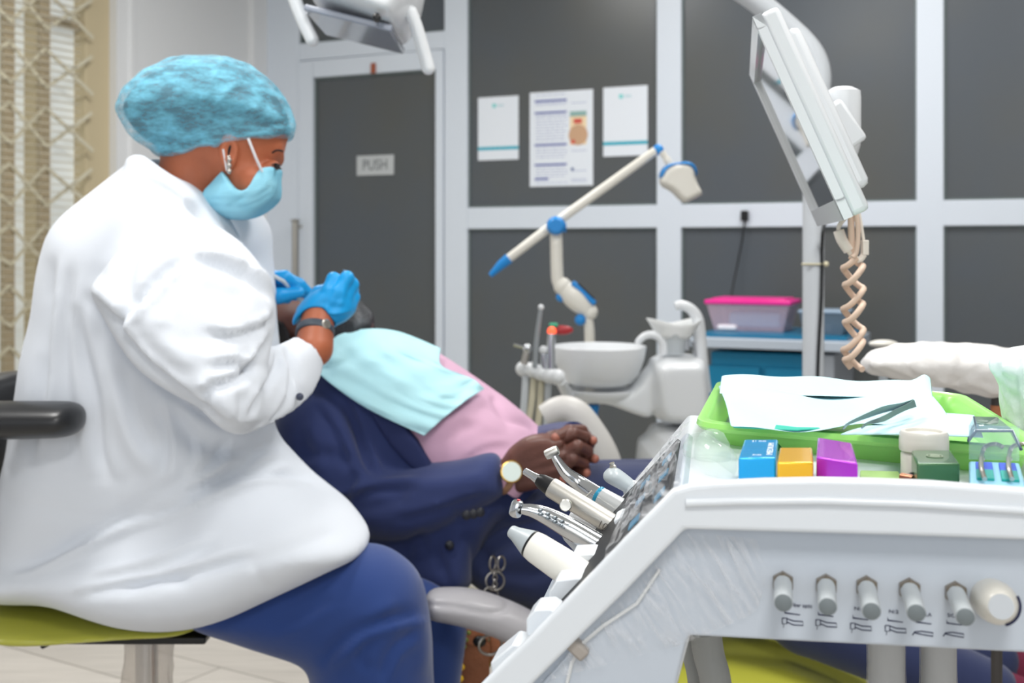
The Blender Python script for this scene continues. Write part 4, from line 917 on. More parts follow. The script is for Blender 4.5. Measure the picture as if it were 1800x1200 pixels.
# trousers
LF = Field((P(780, 0, 2.2).x, 1.92, .14), (P(1800, 0, 2.0).x+.12, 2.56, P(0, 800, 2.2).z+.03), .0075)
lg = LF.infl([(800, 1000), (830, 930), (880, 880), (950, 842), (1030, 818), (1110, 812), (1180, 815), (1260, 850), (1310, 910), (1330, 980), (1290, 1050), (1200, 1068), (1100, 1072), (1000, 1078), (920, 1068), (850, 1040)], [(880, 980, 2.16), (1260, 940, 2.14)], .085, .10, bl=8)
lg = smin(lg, LF.cap(P(960, 900, 2.36), P(1240, 880, 2.36), .10, .085), .02)
lg = smin(lg, LF.chain([P(1250, 950, 2.14), P(1420, 1080, 2.12), P(1735, 1215, 2.08)], [.078, .070, .055]), .02)
lg = smin(lg, LF.chain([P(1240, 900, 2.36), P(1430, 1060, 2.34), P(1745, 1160, 2.32)], [.078, .068, .055]), .02)
LFL = [([(820, 1010), (850, 960), (900, 930), (960, 925)], -.010, 11, 'c'), ([(870, 880), (900, 900), (960, 880), (1050, 850)], -.008, 10, 'c'), ([(860, 1000), (920, 1010), (990, 990)], -.008, 12), ([(830, 930), (850, 980), (870, 1040)], -.008, 10), ([(900, 960), (950, 990), (1000, 1040)], .006, 14)]
sdf_part('suit_trousers', LF, lg, SUITD, pa, fl=LFL)
for (x, y, d) in ((1770, 1228, 2.08), (1775, 1172, 2.32)):
    q = P(x, y, d); f = MB().tube([P(x-50, y-18, d), q, q+Vector((.06, 0, -.02))], [.050, .046, .044], 18); f.build('sock', mat('maroon_sock', (104, 26, 54), .8, bump=(400, .2)), pa)
    m = MB(); m.tube([q+Vector((.05, 0, -.03)), q+Vector((.11, 0, .03)), q+Vector((.15, 0, .13)), q+Vector((.16, 0, .18))], [.045, .05, .044, .026], 18); m.build('shoe', BLACKR, pa)
# head
PH = Field((P(455, 0, 2.25).x, 2.12, P(0, 650, 2.25).z), (P(660, 0, 2.25).x, 2.44, P(0, 490, 2.25).z), .004)
ph = PH.ell(P(545, 580, 2.27), (.115, .076, .078)); ph = smin(ph, PH.ell(P(600, 588, 2.27), (.05, .05, .05)), .03)
ph = smin(ph, PH.ell(P(552, 532, 2.27), (.014, .013, .026)), .012); ph = smin(ph, PH.cap(P(600, 610, 2.28), P(650, 640, 2.28), .055, .06), .02)
ph = smin(ph, PH.ell(P(582, 548, 2.27), (.016, .024, .014)), .01)
ph = smin(ph, smax(PH.ell(P(540, 590, 2.19), (.026, .010, .018)), -PH.ell(P(540, 590, 2.182), (.012, .007, .009)), .003), .005)
ph = smax(ph, -PH.ell(P(522, 545, 2.232), (.014, .014, .010)), .01); ph = smax(ph, -PH.ell(P(522, 545, 2.308), (.014, .014, .010)), .01)
ph = smin(ph, PH.ell(P(522, 549, 2.235), (.012, .012, .009)), .003); ph = smin(ph, PH.ell(P(522, 549, 2.305), (.012, .012, .009)), .003)
sdf_part('head', PH, ph, SKIN2, pa, relax=1)
hh = smax(ph-.007, PH.prism([(430, 548), (498, 556), (520, 578), (535, 640), (440, 680)], 2.25), .004)
sdf_part('hair', PH, hh, HAIRM, pa, wob=(.0012, 300, 5))
bd = smax(ph-.006, PH.prism([(575, 640), (585, 575), (596, 552), (600, 520), (680, 520), (680, 640), (600, 660)], 2.25), .004)
sdf_part('beard', PH, bd, mat('grey_black_beard', (40, 42, 46), .8, bump=(300, .6), var=((110, 112, 116), 30, .5, .8)), pa, wob=(.001, 300, 6))
# bib
bib = MB()
BO = [[(572, 618), (592, 590), (640, 578), (700, 582), (775, 612)], [(566, 642), (610, 625), (655, 612), (710, 620), (776, 642)], [(562, 658), (625, 655), (690, 650), (760, 650), (822, 662)], [(640, 715), (690, 705), (735, 698), (790, 690), (835, 668)], [(746, 766), (772, 742), (796, 722), (822, 702), (852, 683)]]
g = []
for j in range(33):
    row = []
    for k in range(33):
        v = j/32*4; u = k/32*4
        def cr(a, t):
            i = min(int(t), len(a)-2); w = t-i; p0, p1, p2, p3 = a[max(i-1, 0)], a[i], a[i+1], a[min(i+2, len(a)-1)]
            return tuple(.5*(2*p1[q]+(p2[q]-p0[q])*w+(2*p0[q]-5*p1[q]+4*p2[q]-p3[q])*w*w+(3*p1[q]-p0[q]-3*p2[q]+p3[q])*w**3) for q in range(2))
        px, py = cr([cr(r_, u) for r_ in BO], v); row.append((px, py))
    g.append(row)
# drape: cast each point of the bib onto the chest
def chest_depth(px, py):
    y = 2.0; 
    while y < 2.5:
        q = P(px, py, y); i = [int(round((q[a]-PFd.lo[a])/PFd.h)) for a in range(3)]
        if all(0 <= i[a] < TORA.shape[a] for a in range(3)) and TORA[i[0], i[1], i[2]] < .010: return y
        y += .004
    return None
TORA = np.minimum(tor, jkt)
dd = np.full((33, 33), np.nan)
for j in range(33):
    for k in range(33):
        r_ = chest_depth(*g[j][k]); dd[j, k] = r_ if r_ else np.nan
top = np.nanmax(dd)
dd = np.where(np.isnan(dd), np.minimum(top, 2.33), dd)
for _ in range(14):
    p_ = np.pad(dd, 1, mode='edge'); av = (p_[:-2, 1:-1]+p_[2:, 1:-1]+p_[1:-1, :-2]+p_[1:-1, 2:])/4; dd = np.minimum(dd, av)
rows = [[P(g[j][k][0], g[j][k][1], dd[j, k]-.004-.0025*math.sin(j*.8+k*.35)-.002*math.sin(k*.9-j*.3)) for k in range(33)] for j in range(33)]
bb = MB().sheet(rows).build('dental_bib', BIBM, solid=.0015, sub=1)
tag(bb, 'aqua paper bib spread over the chest of the reclining person', 'dental bib')
t = thing('bib_chain', P(574, 600, 2.1), 'aqua plastic bib cord beside the watch of the gloved hand', 'bib cord')
MB().tube(pix([(571, 580, 2.12), (573, 600, 2.12), (576, 625, 2.12)]), .003, 8).build('cord', mat('aqua_cord', (120, 196, 204), .5), t)

# clasped hands
HH = Field((P(870, 0, 2.08).x, 1.96, P(0, 900, 2.08).z), (P(1070, 0, 2.12).x, 2.20, P(0, 735, 2.08).z), .0020)
hn = HH.infl([(886, 850), (884, 800), (905, 778), (930, 764), (965, 760), (992, 770), (1000, 800), (996, 835), (970, 852), (930, 862), (905, 868)], [(900, 830, 2.075), (990, 800, 2.05)], .018, .024, bl=4)
hn = smin(hn, HH.cap(P(870, 845, 2.08), P(905, 825, 2.08), .026, .026), .01)
for pts, rs in (([(975, 775, 2.05), (1008, 762, 2.045), (1028, 768, 2.06), (1038, 782, 2.09)], [.0115, .0105, .0095, .008]), ([(985, 800, 2.045), (1015, 784, 2.03), (1033, 792, 2.06), (1036, 806, 2.09)], [.0118, .0108, .0098, .008]),
                ([(985, 822, 2.045), (1008, 806, 2.03), (1026, 814, 2.06), (1030, 826, 2.09)], [.0115, .0105, .0095, .008]), ([(972, 842, 2.05), (996, 834, 2.035), (1012, 838, 2.06), (1016, 848, 2.08)], [.0105, .0095, .0085, .007])):
    hn = smin(hn, HH.chain([P(*p) for p in pts], rs, .003), .003)
for a, b in (((905, 815, 2.06), (985, 778, 2.03)), ((905, 828, 2.06), (990, 800, 2.028)), ((905, 842, 2.062), (985, 824, 2.03))): hn = smin(hn, HH.cap(P(*a), P(*b), .006, .007)+.0015, .006)
sdf_part('near_hand', HH, hn, SKIN2, pa, relax=1)
h2 = HH.ell(P(985, 790, 2.10), (.045, .022, .036)); h2 = smin(h2, HH.cap(P(1020, 775, 2.13), P(985, 785, 2.11), .024, .022), .01)
h2 = smin(h2, HH.chain([P(1022, 758, 2.08), P(1000, 758, 2.055), P(982, 766, 2.04)], [.0125, .0115, .0100], .003), .004)
for pts in ([(1012, 772, 2.09), (1030, 768, 2.08), (1042, 774, 2.065)], [(1010, 800, 2.10), (1030, 802, 2.085), (1045, 806, 2.07)], [(1005, 825, 2.09), (1020, 826, 2.07), (1030, 830, 2.055)], [(960, 840, 2.09), (978, 842, 2.06), (990, 838, 2.035)]):
    h2 = smin(h2, HH.chain([P(*p) for p in pts], [.0105, .0098, .0085], .003), .003)
sdf_part('far_hand', HH, h2, SKIN2, pa, relax=1)
for (x, y, d, r_) in ((977, 769, 2.036, .0092), (1043, 774, 2.062, .0078), (1046, 806, 2.067, .0078), (1031, 831, 2.052, .0078), (992, 841, 2.030, .0088)): MB().ball(P(x, y, d), r_*.93, 14).build('fingertip', NAIL, pa)
MB().tube([P(902, 830, 2.08), P(886, 845, 2.085)], [.031, .033], 20, flat=1.15).build('shirt_cuff', SHT, pa)
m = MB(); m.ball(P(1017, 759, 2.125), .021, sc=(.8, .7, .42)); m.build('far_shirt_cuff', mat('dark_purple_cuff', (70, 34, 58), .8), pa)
MB().tube([P(1010, 768, 2.14), P(985, 775, 2.24), P(940, 790, 2.34)], [.028, .036, .045], 18).build('far_sleeve', SUIT, pa)
c = P(898, 829, 2.045); n_ = Vector((.18, -.95, .25))
m = MB(); m.lathe(c, n_, [(.0185, 0), (.0195, .003), (.0185, .006), (.017, .0065)], 30); m.build('wristwatch_case', mat('gold', (226, 184, 92), .25, metal=1), pa)
MB().lathe(c+n_.normalized()*.0062, n_, [(.0165, 0), (.0165, .001)], 30).build('wristwatch_dial', mat('pale_dial', (214, 226, 222), .2), pa)
MB().torus(P(897, 834, 2.075), (.75, .1, -.35), .031, .006, m=8).build('wristwatch_strap', mat('tan_strap', (150, 112, 84), .5), pa)

# ---------------------------------------------------------------- the patient chair
ch = thing('dental_chair', Vector((P(900, 0, 2.3).x, 2.3, 0)), 'yellow-green reclining dental chair with light grey armrests', 'dental chair')
CHF = Field((P(440, 0, 2.3).x, 1.99, .28), (P(1800, 0, 2.1).x+.1, 2.56, .92), .009)
cb_ = CHF.infl([(436, 690), (462, 700), (478, 790), (520, 855), (600, 922), (700, 992), (760, 1048), (860, 1078), (900, 1100), (860, 1140), (740, 1120), (600, 1020), (500, 930), (430, 830)], 2.32, .025, .21)
sdf_part('back_cushion', CHF, cb_, UPHOL, ch)
sc_ = CHF.infl([(860, 1085), (1000, 1082), (1120, 1085), (1170, 1090), (1190, 1120), (1160, 1150), (900, 1150)], 2.26, .03, .24)
sdf_part('seat_cushion', CHF, sc_, UPHOL, ch)
lr = CHF.infl([(1140, 1108), (1200, 1098), (1300, 1108), (1400, 1134), (1500, 1176), (1700, 1280), (1760, 1330), (1740, 1380), (1600, 1350), (1400, 1290), (1200, 1240), (1120, 1160)], 2.24, .05, .22)
sdf_part('leg_rest', CHF, lr, UPHOL, ch)
MB().ball(P(515, 690, 2.28), .09, 24, sc=(1.1, 1.2, .45)).build('headrest', UPHOL, ch)
GRA = mat('warm_grey_plastic', (166, 164, 168), .35)
AD = 1.93
AF = Field((P(730, 0, AD).x, AD-.06, P(0, 1180, AD).z), (P(1010, 0, AD).x, AD+.06, P(0, 1010, AD).z), .0045)
af_ = AF.infl([(746, 1037), (790, 1033), (830, 1035), (880, 1050), (930, 1072), (985, 1105), (1000, 1140), (985, 1165), (930, 1150), (880, 1120), (820, 1100), (780, 1091), (746, 1086)], AD, .025, .042)
sdf_part('armrest', AF, af_, GRA, ch, relax=1, fl=[([(750, 1062), (800, 1066), (850, 1076), (885, 1072), (893, 1058)], -.006, 3.2, 'e')])
fx = [(958, 735), (985, 722), (1010, 730), (1035, 765), (1052, 800), (1062, 840), (1064, 880)]
m = MB(); m.tube(pix(fx, 2.62), [.03+.02*i/36 for i in range(37)], 18); m.build('far_armrest', mat('cream_grey_plastic', (206, 204, 200), .4), ch)
MB().tube([P(970, 1130, 1.93), P(1000, 1150, 2.15), P(1010, 1150, 2.3)], .025, 14).build('armrest_bracket', GRA, ch)
m = MB(); m.lathe(Vector((P(1010, 0, 2.3).x, 2.3, 0)), (0, 0, 1), [(.30, 0), (.30, .03), (.16, .06), (.12, .2), (.12, .33)], 36, flat=.8); m.build('pedestal', PLAST, ch)

# keys hanging at the chair side
t = thing('key_rings', P(868, 1020, 2.02), 'linked metal rings and chain hanging from the navy trousers above the armrest', 'key rings')
RG = mat('worn_nickel', (150, 146, 142), .3, metal=1)
m = MB(); m.torus(P(870, 1021, 2.0), (.15, -1, .1), .0155, .0022); m.build('ring', RG, t)
m = MB(); m.torus(P(866, 990, 2.0), (.8, -.6, 0), .012, .0020, sc=.7); m.torus(P(881, 990, 2.0), (.7, -.7, 0), .012, .0020, sc=.7); m.build('ring', RG, t)
m = MB()
for i in range(6): m.torus(P(870, 1003+i*6, 2.0), (1 if i % 2 else .3, -.6, 0), .0042, .0012, n=14, m=6)
m.build('chain', RG, t)
m = MB(); m.torus(P(862, 1046, 1.995), (.4, -1, .2), .013, .002); m.build('ring', RG, t)
t = thing('key_holder', P(850, 1140, 2.0), 'brown leather key holder with a large steel ring below the grey armrest', 'key holder')
m = MB(); m.torus(P(862, 1133, 2.06), (.3, -1, .1), .0165, .0026, sc=1.25); m.build('ring', RG, t)
LE_ = mat('brown_leather', (140, 86, 56), .6, bump=(120, .3)); LE2 = mat('tan_leather', (182, 116, 82), .6, bump=(120, .3))
m = MB(); m.lathe(P(836, 1105, 2.09), (.1, -1, 0), [(.024, 0), (.026, .002), (.026, .010), (.022, .012)], 26); m.build('round_tag', LE2, t)
m = MB(); m.prism([P(x, y, 2.08) for x, y in ((820, 1125), (845, 1112), (862, 1135), (860, 1200), (856, 1260), (806, 1260), (808, 1170))], (0, .015, 0)); m.build('pouch', LE_, t, bevel=.003)
m = MB(); m.prism([P(x, y, 2.11) for x, y in ((860, 1118), (880, 1105), (905, 1130), (892, 1165), (862, 1170))], (0, .012, 0)); m.build('flap', LE2, t, bevel=.003)
m = MB(); m.ball(P(843, 1127, 2.06), .010, sc=(1.2, .6, 1)); m.build('clasp', BLACKP, t)
m = MB()
for i, (x, y) in enumerate([(824, 1112), (820, 1124), (816, 1136), (812, 1152), (808, 1168), (806, 1184), (814, 1100)]): m.ball(P(x, y, 2.06), .0042, 10)
m.build('green_beads', mat('green_bead', (120, 132, 58), .3), t)
m = MB()
for (x, y) in ((811, 1172), (809, 1192)): m.ball(P(x, y, 2.055), .0062, 10)
m.build('yellow_beads', mat('yellow_bead', (232, 186, 24), .35), t)
# ---------------------------------------------------------------- the delivery unit in the foreground
PH_ = math.radians(9.5)
UX = Vector((math.cos(PH_), -math.sin(PH_), 0)); UY = Vector((math.sin(PH_), math.cos(PH_), 0)); UO = P(1205, 865, .75)
def up_(px, py, yl=0.0):
    """the point of the plane yl behind the front of the unit seen at a pixel"""
    r = Vector(((px-900)/F, 1, -(py-VY)/F)); O = Vector((0, 0, HC)); t = (UO+UY*yl-O).dot(UY)/r.dot(UY); return O+r*t
def ul(lx, yl, lz): return UO+UX*lx+UY*yl+Vector((0, 0, lz))
def upoly(pts, yl): return [up_(x, y, yl) for x, y in pts]
UP = mat('white_unit_plastic', (228, 233, 238), .3, coat=.25, bump=(14, .02))
UP2 = mat('pale_grey_unit_plastic', (196, 204, 214), .35, coat=.1)
RXL = (up_(2250, 930, .026)-UO).dot(UX)
du = thing('delivery_unit', ul(.15, .2, -.25), 'white delivery unit with sloping instrument front and a row of grey knobs', 'delivery unit')
# front frame: arched rim on top and the sloping side beam
rim = [(1182, 862), (1215, 852), (1260, 848), (1340, 844), (1440, 842), (1540, 844), (1640, 848), (1740, 856), (1820, 862), (2250, 897), (2250, 985), (1800, 950), (1600, 943), (1400, 937), (1204, 931), (1100, 1040), (1019, 1120), (939, 1200), (880, 1262), (792, 1262), (850, 1200), (940, 1112), (1010, 1040), (1096, 950)]
m = MB(); m.prism(upoly(rim, 0), UY*.012); m.build('front_frame', UP, du, bevel=.0032, seg=4, angle=50)
# raised edge line along the rim
m = MB(); q = [(1206, 884), (1300, 881), (1440, 880), (1600, 885), (1800, 897), (2250, 932)]
m.tube([up_(x, y, -.0005) for x, y in q], .0028, 10); m.build('rim_bead', UP, du)
# recessed panel with the knobs
pan = [(1150, 905), (2250, 968), (2250, 1182), (1800, 1147), (1600, 1137), (1400, 1127), (1212, 1117), (1206, 1128), (1188, 1200), (1175, 1262), (900, 1262), (1000, 1150)]
m = MB(); m.prism(upoly(pan, .014), UY*.012); m.build('knob_panel', UP2, du, bevel=.002, seg=3)
# body behind
body_ = [(1190, 880), (2250, 935), (2250, 1172), (1216, 1108), (1180, 1245), (890, 1245), (1000, 1110)]
a_ = upoly(body_, .026); m = MB(); m.prism(a_, UY*.40); m.build('body_shell', UP, du, bevel=.004, seg=3)
m = MB(); m.prism([ul(.004, .010, -.022), ul(.004, .27, -.022), ul(.06, .42, -.022), ul(RXL, .42, -.022), ul(RXL, .010, -.022)], Vector((0, 0, .004)))
m.build('deck', UP, du)
DZ = UO.z-.018                                                        # height of the deck
# sloping face, recessed behind the beam
A1 = up_(1188, 880, 0); B1 = up_(868, 1218, 0); sl = (A1-B1).normalized(); fn = sl.cross(UY).normalized()
if fn.x > 0: fn = -fn
fdep = .27
ctr = (A1+B1)/2+UY*(fdep/2+.02)-fn*.012
L_ = (A1-B1).length
MB().box(ctr, (L_, fdep, .02), sl, UY, fn).build('instrument_face', UP2, du, bevel=.002)
MB().box(A1-sl*.068+UY*(fdep/2+.03)-fn*.0005, (.120, fdep*.82, .004), sl, UY, fn).build('touch_panel', mat('dark_touch_panel', (20, 22, 26), .5, spec=.2), du, bevel=.001)
m = MB()
for i in range(6): m.box(A1-sl*(.018+.026*(i % 2))+UY*(.075+.07*(i//2))+fn*.0018, (.010, .022, .001), sl, UY, fn)
m.build('touch_keys', mat('teal_key', (60, 140, 180), .3), du)
m = MB(); m.bar(up_(1186, 868, .30), up_(1000, 1052, .30), .02, .02, up=UY); m.build('rear_frame', UP, du, bevel=.004)
# holders that stick out below the beam
for (pts, yl, w) in (([(965, 1040), (978, 1020), (1012, 1016), (1060, 1016), (1040, 1050), (985, 1092), (966, 1092)], .075, .03), ([(925, 1088), (940, 1072), (968, 1070), (990, 1085), (960, 1130), (925, 1116)], .035, .03),
                     ([(862, 1165), (902, 1132), (930, 1138), (905, 1180), (866, 1192)], .022, .03), ([(1005, 975), (1040, 973), (1068, 980), (1060, 1010), (1010, 1010)], .12, .03),
                     ([(1078, 915), (1090, 908), (1130, 910), (1130, 945), (1090, 945)], .16, .03)):
    MB().prism(upoly(pts, yl), UY*w).build('handpiece_holder', UP, du, bevel=.0012, seg=2)
MB().prism(upoly([(985, 945), (1003, 898), (1062, 925), (1030, 984), (1015, 978)], .255), UY*.03).build('hose_guide', mat('pearl_grey', (196, 198, 200), .35), du, bevel=.004)
MB().box(up_(1014, 1136, .012)+UY*.0, (.016, .012, .009), UX-Vector((0, 0, .9)), UY, UX*.9+Vector((0, 0, 1))).build('clip', mat('taupe_clip', (168, 160, 152), .5), du, bevel=.002)
MB().tube([up_(x, y, .012) for x, y in ((1160, 1000), (1120, 1060), (1060, 1100), (1025, 1130), (1005, 1165), (990, 1230))], .0012, 6).build('drain_tube', mat('clear_tube', (220, 222, 222), .2), du)
# knobs
KG = mat('knob_grey_cap', (118, 126, 129), .5); KC = mat('knob_clear_grey', (186, 192, 195), .3, coat=.3); NUT = mat('bronze_nut', (140, 128, 112), .3, metal=.8)
for (x0, y0, x1, y1) in ((1376, 1022, 1377, 1059), (1452, 1027, 1455, 1066), (1523, 1030, 1532, 1074), (1598, 1034, 1611, 1077), (1679, 1040, 1697, 1084)):
    b0 = up_(x0, y0, .014); b1 = up_(x1, y1, -.032); ax = (b1-b0); L = ax.length; ax.normalize()
    k = MB().lathe(b0, ax, [(.0056, .002), (.0056, L-.0012), (.0052, L)], 26).build('knob', KC, du)
    MB().lathe(b0+ax*L, ax, [(.0051, -.0003), (.0051, .0006), (.0046, .001)], 26).build('knob_cap', KG, k)
    MB().lathe(b0, -UY, [(.0070, 0), (.0070, .0045), (.0062, .0062)], 6).build('nut', NUT, k, smooth=False)
b0 = up_(1742, 1052, .014); b1 = up_(1760, 1066, -.022); ax = b1-b0; L = ax.length; ax.normalize()
k = MB().lathe(b0, ax, [(.0125, 0), (.0128, L*.4), (.0118, L*.75), (.0085, L*.97), (.0075, L)], 34).build('large_knob', PLASTC, du)
MB().lathe(b0+ax*L, ax, [(.0072, -.0003), (.0072, .0005)], 30).build('knob_face', PLASTG, k)
c = b0+ax*(L*.80); U_ = UX-ax*UX.dot(ax); U_.normalize(); V_ = ax.cross(U_)
MB().tube([c+(U_*math.cos(t)+V_*math.sin(t))*.0116*(1) for t in np.linspace(-.9, .9, 12) + (0 if V_.z > 0 else 0)-.4], .0010, 6).build('knob_mark', mat('ink_navy', (30, 34, 70), .5), k)
# printed symbols under the knobs
INK = mat('ink_navy', (30, 34, 70), .5)
m = MB()
def flat_poly(mb, pts): mb.prism(upoly(pts, .0136), UY*.0006)
def stroke(mb, pts, w=.00035): mb.tube([up_(x, y, .0138) for x, y in pts], w, 5)
for (x, y, kind) in ((1397, 1080, 0), (1456, 1083, 1), (1517, 1089, 1), (1578, 1093, 1), (1628, 1096, 2), (1682, 1098, 2)):
    wd = MB(); flat_poly(wd, [(x-18, y-9), (x-16, y-4), (x+10, y), (x+8, y+1), (x-18, y-2)]); wd.build('wedge_mark', INK, du)
    s = MB(); yy = y+12
    if kind < 2: stroke(s, [(x-22, yy-6), (x-14, yy-6), (x-14, yy+4), (x-22, yy+4), (x-22, yy-6)]); stroke(s, [(x-14, yy-5), (x-2, yy-1), (x+14, yy), (x+15, yy+7), (x-2, yy+6), (x-14, yy+1)]); stroke(s, [(x-19, yy+4), (x-20, yy+11)], .0002)
    else: stroke(s, [(x-24, yy+8), (x-20, yy+2), (x-8, yy+1), (x+12, yy+4), (x+12, yy+10), (x-6, yy+7), (x-20, yy+4)])
    s.build('instrument_symbol', INK, du)
pz = .0134
def utext(s_, x, y, h, w, mt=INK):
    c = up_(x, y, pz); o = text_mb(s_, h, c, UX-Vector((0, 0, .03)), (0, 0, 1), maxw=w*.75/F).build('panel_lettering', mt, du)
utext('Fiber optic', 1409, 1064, .0032, 36); utext('N:1', 1510, 1070, .0030, 14); utext('N:2', 1571, 1075, .0030, 16); utext('LA', 1632, 1080, .0030, 10); utext('SC', 1672, 1082, .0030, 12)
# plastic film over the unit's left end
def film_mat(name, dens, sc, rot, colr=(238, 240, 244)):
    m_ = bpy.data.materials.new(name); m_.use_nodes = True; nt = m_.node_tree; b = nt.nodes['Principled BSDF']
    b.inputs['Base Color'].default_value = rgb(*colr); b.inputs['Roughness'].default_value = .18; b.inputs['Specular IOR Level'].default_value = .8
    tc = nt.nodes.new('ShaderNodeTexCoord'); m0 = nt.nodes.new('ShaderNodeMapping'); m0.inputs['Rotation'].default_value = rot; mp = nt.nodes.new('ShaderNodeMapping'); mp.inputs['Scale'].default_value = sc; nt.links.new(m0.outputs[0], mp.inputs[0])
    nz = nt.nodes.new('ShaderNodeTexNoise'); nz.inputs['Scale'].default_value = 26; nz.inputs['Detail'].default_value = 6; nz.inputs['Distortion'].default_value = 1.2
    nt.links.new(tc.outputs['Object'], m0.inputs[0]); nt.links.new(mp.outputs[0], nz.inputs['Vector'])
    r = nt.nodes.new('ShaderNodeValToRGB'); e = r.color_ramp.elements; e[0].position = .42; e[0].color = (dens[0],)*3+(1,); e[1].position = .72; e[1].color = (dens[1],)*3+(1,)
    nt.links.new(nz.outputs[0], r.inputs[0]); nt.links.new(r.outputs[0], b.inputs['Alpha'])
    bp = nt.nodes.new('ShaderNodeBump'); bp.inputs['Strength'].default_value = .9; bp.inputs['Distance'].default_value = .004; nt.links.new(nz.outputs[0], bp.inputs['Height']); nt.links.new(bp.outputs[0], b.inputs['Normal'])
    return m_
FILM1 = film_mat('stretched_plastic_film', (.03, .42), (1, 1, 6), (0, -1.0, 0)); FILM2 = film_mat('crumpled_plastic_film', (.05, .62), (2, 1.2, 2), (0, .8, 0))
t = thing('plastic_film', up_(1100, 1100, -.004), 'clear cling film stretched over the sloping left end of the delivery unit', 'plastic film')
g = []
L0 = [(1203, 936), (1108, 1038), (1028, 1120), (985, 1160), (945, 1200)]; R0 = [(1330, 946), (1350, 1010), (1330, 1075), (1250, 1112), (1190, 1135)]
rs = np.random.RandomState(2)
for j in range(21):
    v = j/20*4; i = min(int(v), 3); w = v-i; row = []
    for k in range(21):
        u = k/20; x = (L0[i][0]*(1-w)+L0[i+1][0]*w)*(1-u)+(R0[i][0]*(1-w)+R0[i+1][0]*w)*u; y = (L0[i][1]*(1-w)+L0[i+1][1]*w)*(1-u)+(R0[i][1]*(1-w)+R0[i+1][1]*w)*u
        row.append(up_(x, y, .0115+rs.normal()*.0005-.003*math.sin(PI*u)))
    g.append(row)
MB().sheet(g).build('side_film', FILM1, t, sub=1)
g = []
for j in range(29):
    row = []; s_ = j/28
    for k in range(17):
        w = k/16; hgt = .001+.008*math.sin(PI*w)*s_+abs(rs.normal())*.0022*(.4+s_)
        row.append(B1+sl*(.10+(L_-.092)*s_)+UY*(.008+w*.29)+fn*hgt)
    g.append(row)
MB().sheet(g).build('face_film', FILM2, t, smooth=True)

# ---- handpieces lying in the sloping face
def hand(name, label, tipx, tip_d, bx, base_d):
    a = P(tipx[0], tipx[1], tip_d); b = P(bx[0], bx[1], base_d); ax = (b-a); L = ax.length; ax.normalize()
    return thing(name, b, label, 'handpiece', 'handpieces in the holders of the delivery unit'), a, b, ax, L
def pr(d, r): return r*d/F
# ultrasonic scaler
t, a, b, ax, L = hand('dental_scaler', 'thick white scaler handpiece with a grey cone tip and black ring, lowest of the row', (897, 932), .90, (1075, 1050), .86)
d = .90
MB().lathe(a, ax, [(pr(d, 9), 0), (pr(d, 11), .001), (pr(d, 13), pr(d, 12)), (pr(d, 19), pr(d, 28)), (pr(d, 24.5), pr(d, 43))], 36).build('tip', mat('silver_grey_plastic', (178, 186, 190), .35), t)
MB().lathe(a+ax*pr(d, 43), ax, [(pr(d, 25), 0), (pr(d, 25.5), pr(d, 4))], 36).build('ring', BLACKP, t)
MB().lathe(a+ax*pr(d, 47), ax, [(pr(d, 25), 0), (pr(d, 27), pr(d, 12)), (pr(d, 29), pr(d, 60)), (pr(d, 29), L-pr(d, 47))], 36).build('body', mat('ivory_white_plastic', (240, 238, 230), .3, coat=.3), t)
# turbine
t, a, b, ax, L = hand('high_speed_handpiece', 'chrome turbine handpiece with dimpled grip and round head', (916, 893), .95, (1085, 975), .92)
d = .95; hd_ = P(908, 893, d); ha = Vector((.25, -.1, 1)).normalized()
m = MB(); m.lathe(hd_-ha*pr(d, 15), ha, [(pr(d, 8), 0), (pr(d, 11), pr(d, 3)), (pr(d, 12), pr(d, 12)), (pr(d, 11), pr(d, 24)), (pr(d, 8), pr(d, 29)), (pr(d, 3), pr(d, 30))], 28); m.build('head', CHROME, t)
p = [P(*q) for q in ((914, 894, d), (935, 897, d), (960, 906, d), (1000, 927, d-.005), (1040, 950, d-.01), (1100, 984, d-.02))]; p = spline(p, 6)
rr = [pr(d, 8+11*min(1, i/18)) for i in range(len(p))]; MB().tube(p, rr, 28).build('body', CHROME, t)
m = MB()
for i in range(6):
    for s_ in (-1, 1):
        q = P(950+i*12.5, 903+i*6.6+s_*3.5, d-.009-i*.0006); m.ball(q+Vector((0, -.0006, .0015)), pr(d, 4.2), 10, sc=(1.2, .35, .75))
m.build('grip_dimples', mat('dimple_steel', (150, 158, 164), .3, metal=1), t)
m = MB(); m.lathe(hd_+ha*pr(d, 15), ha, [(pr(d, 3.2), 0), (pr(d, 3.2), .0006)], 14); m.build('push_button', mat('red_mark', (190, 60, 70), .4), t)
# straight handpiece with black collar
t, a, b, ax, L = hand('straight_handpiece', 'satin silver straight handpiece with black collar and round side knob', (921, 827), 1.0, (1130, 955), .96)
d = 1.0
m = MB(); m.lathe(a, ax, [(pr(d, 4), 0), (pr(d, 6.5), pr(d, 2)), (pr(d, 7), pr(d, 18)), (pr(d, 9), pr(d, 30))], 24); m.build('nose_cone', CHROME, t)
MB().lathe(a+ax*pr(d, 29), ax, [(pr(d, 10), 0), (pr(d, 13), pr(d, 7)), (pr(d, 14), pr(d, 12)), (pr(d, 16), pr(d, 27)), (pr(d, 15), pr(d, 28))], 28).build('collar', BLACKP, t)
MB().lathe(a+ax*pr(d, 56), ax, [(pr(d, 17), 0), (pr(d, 18), .002), (pr(d, 18.5), L-pr(d, 56))], 30).build('body', SATIN, t)
k = P(995, 887, .970); m = MB(); m.lathe(k, (-.15, -1, .1), [(pr(d, 10), 0), (pr(d, 10.5), .001), (pr(d, 10.5), .004), (pr(d, 9), .005)], 24); m.build('side_knob', SATIN, t); MB().tube([P(1028, 875, 1.0), P(1041, 862, 1.0)], .0008, 6).build('side_pin', SATIN, t)
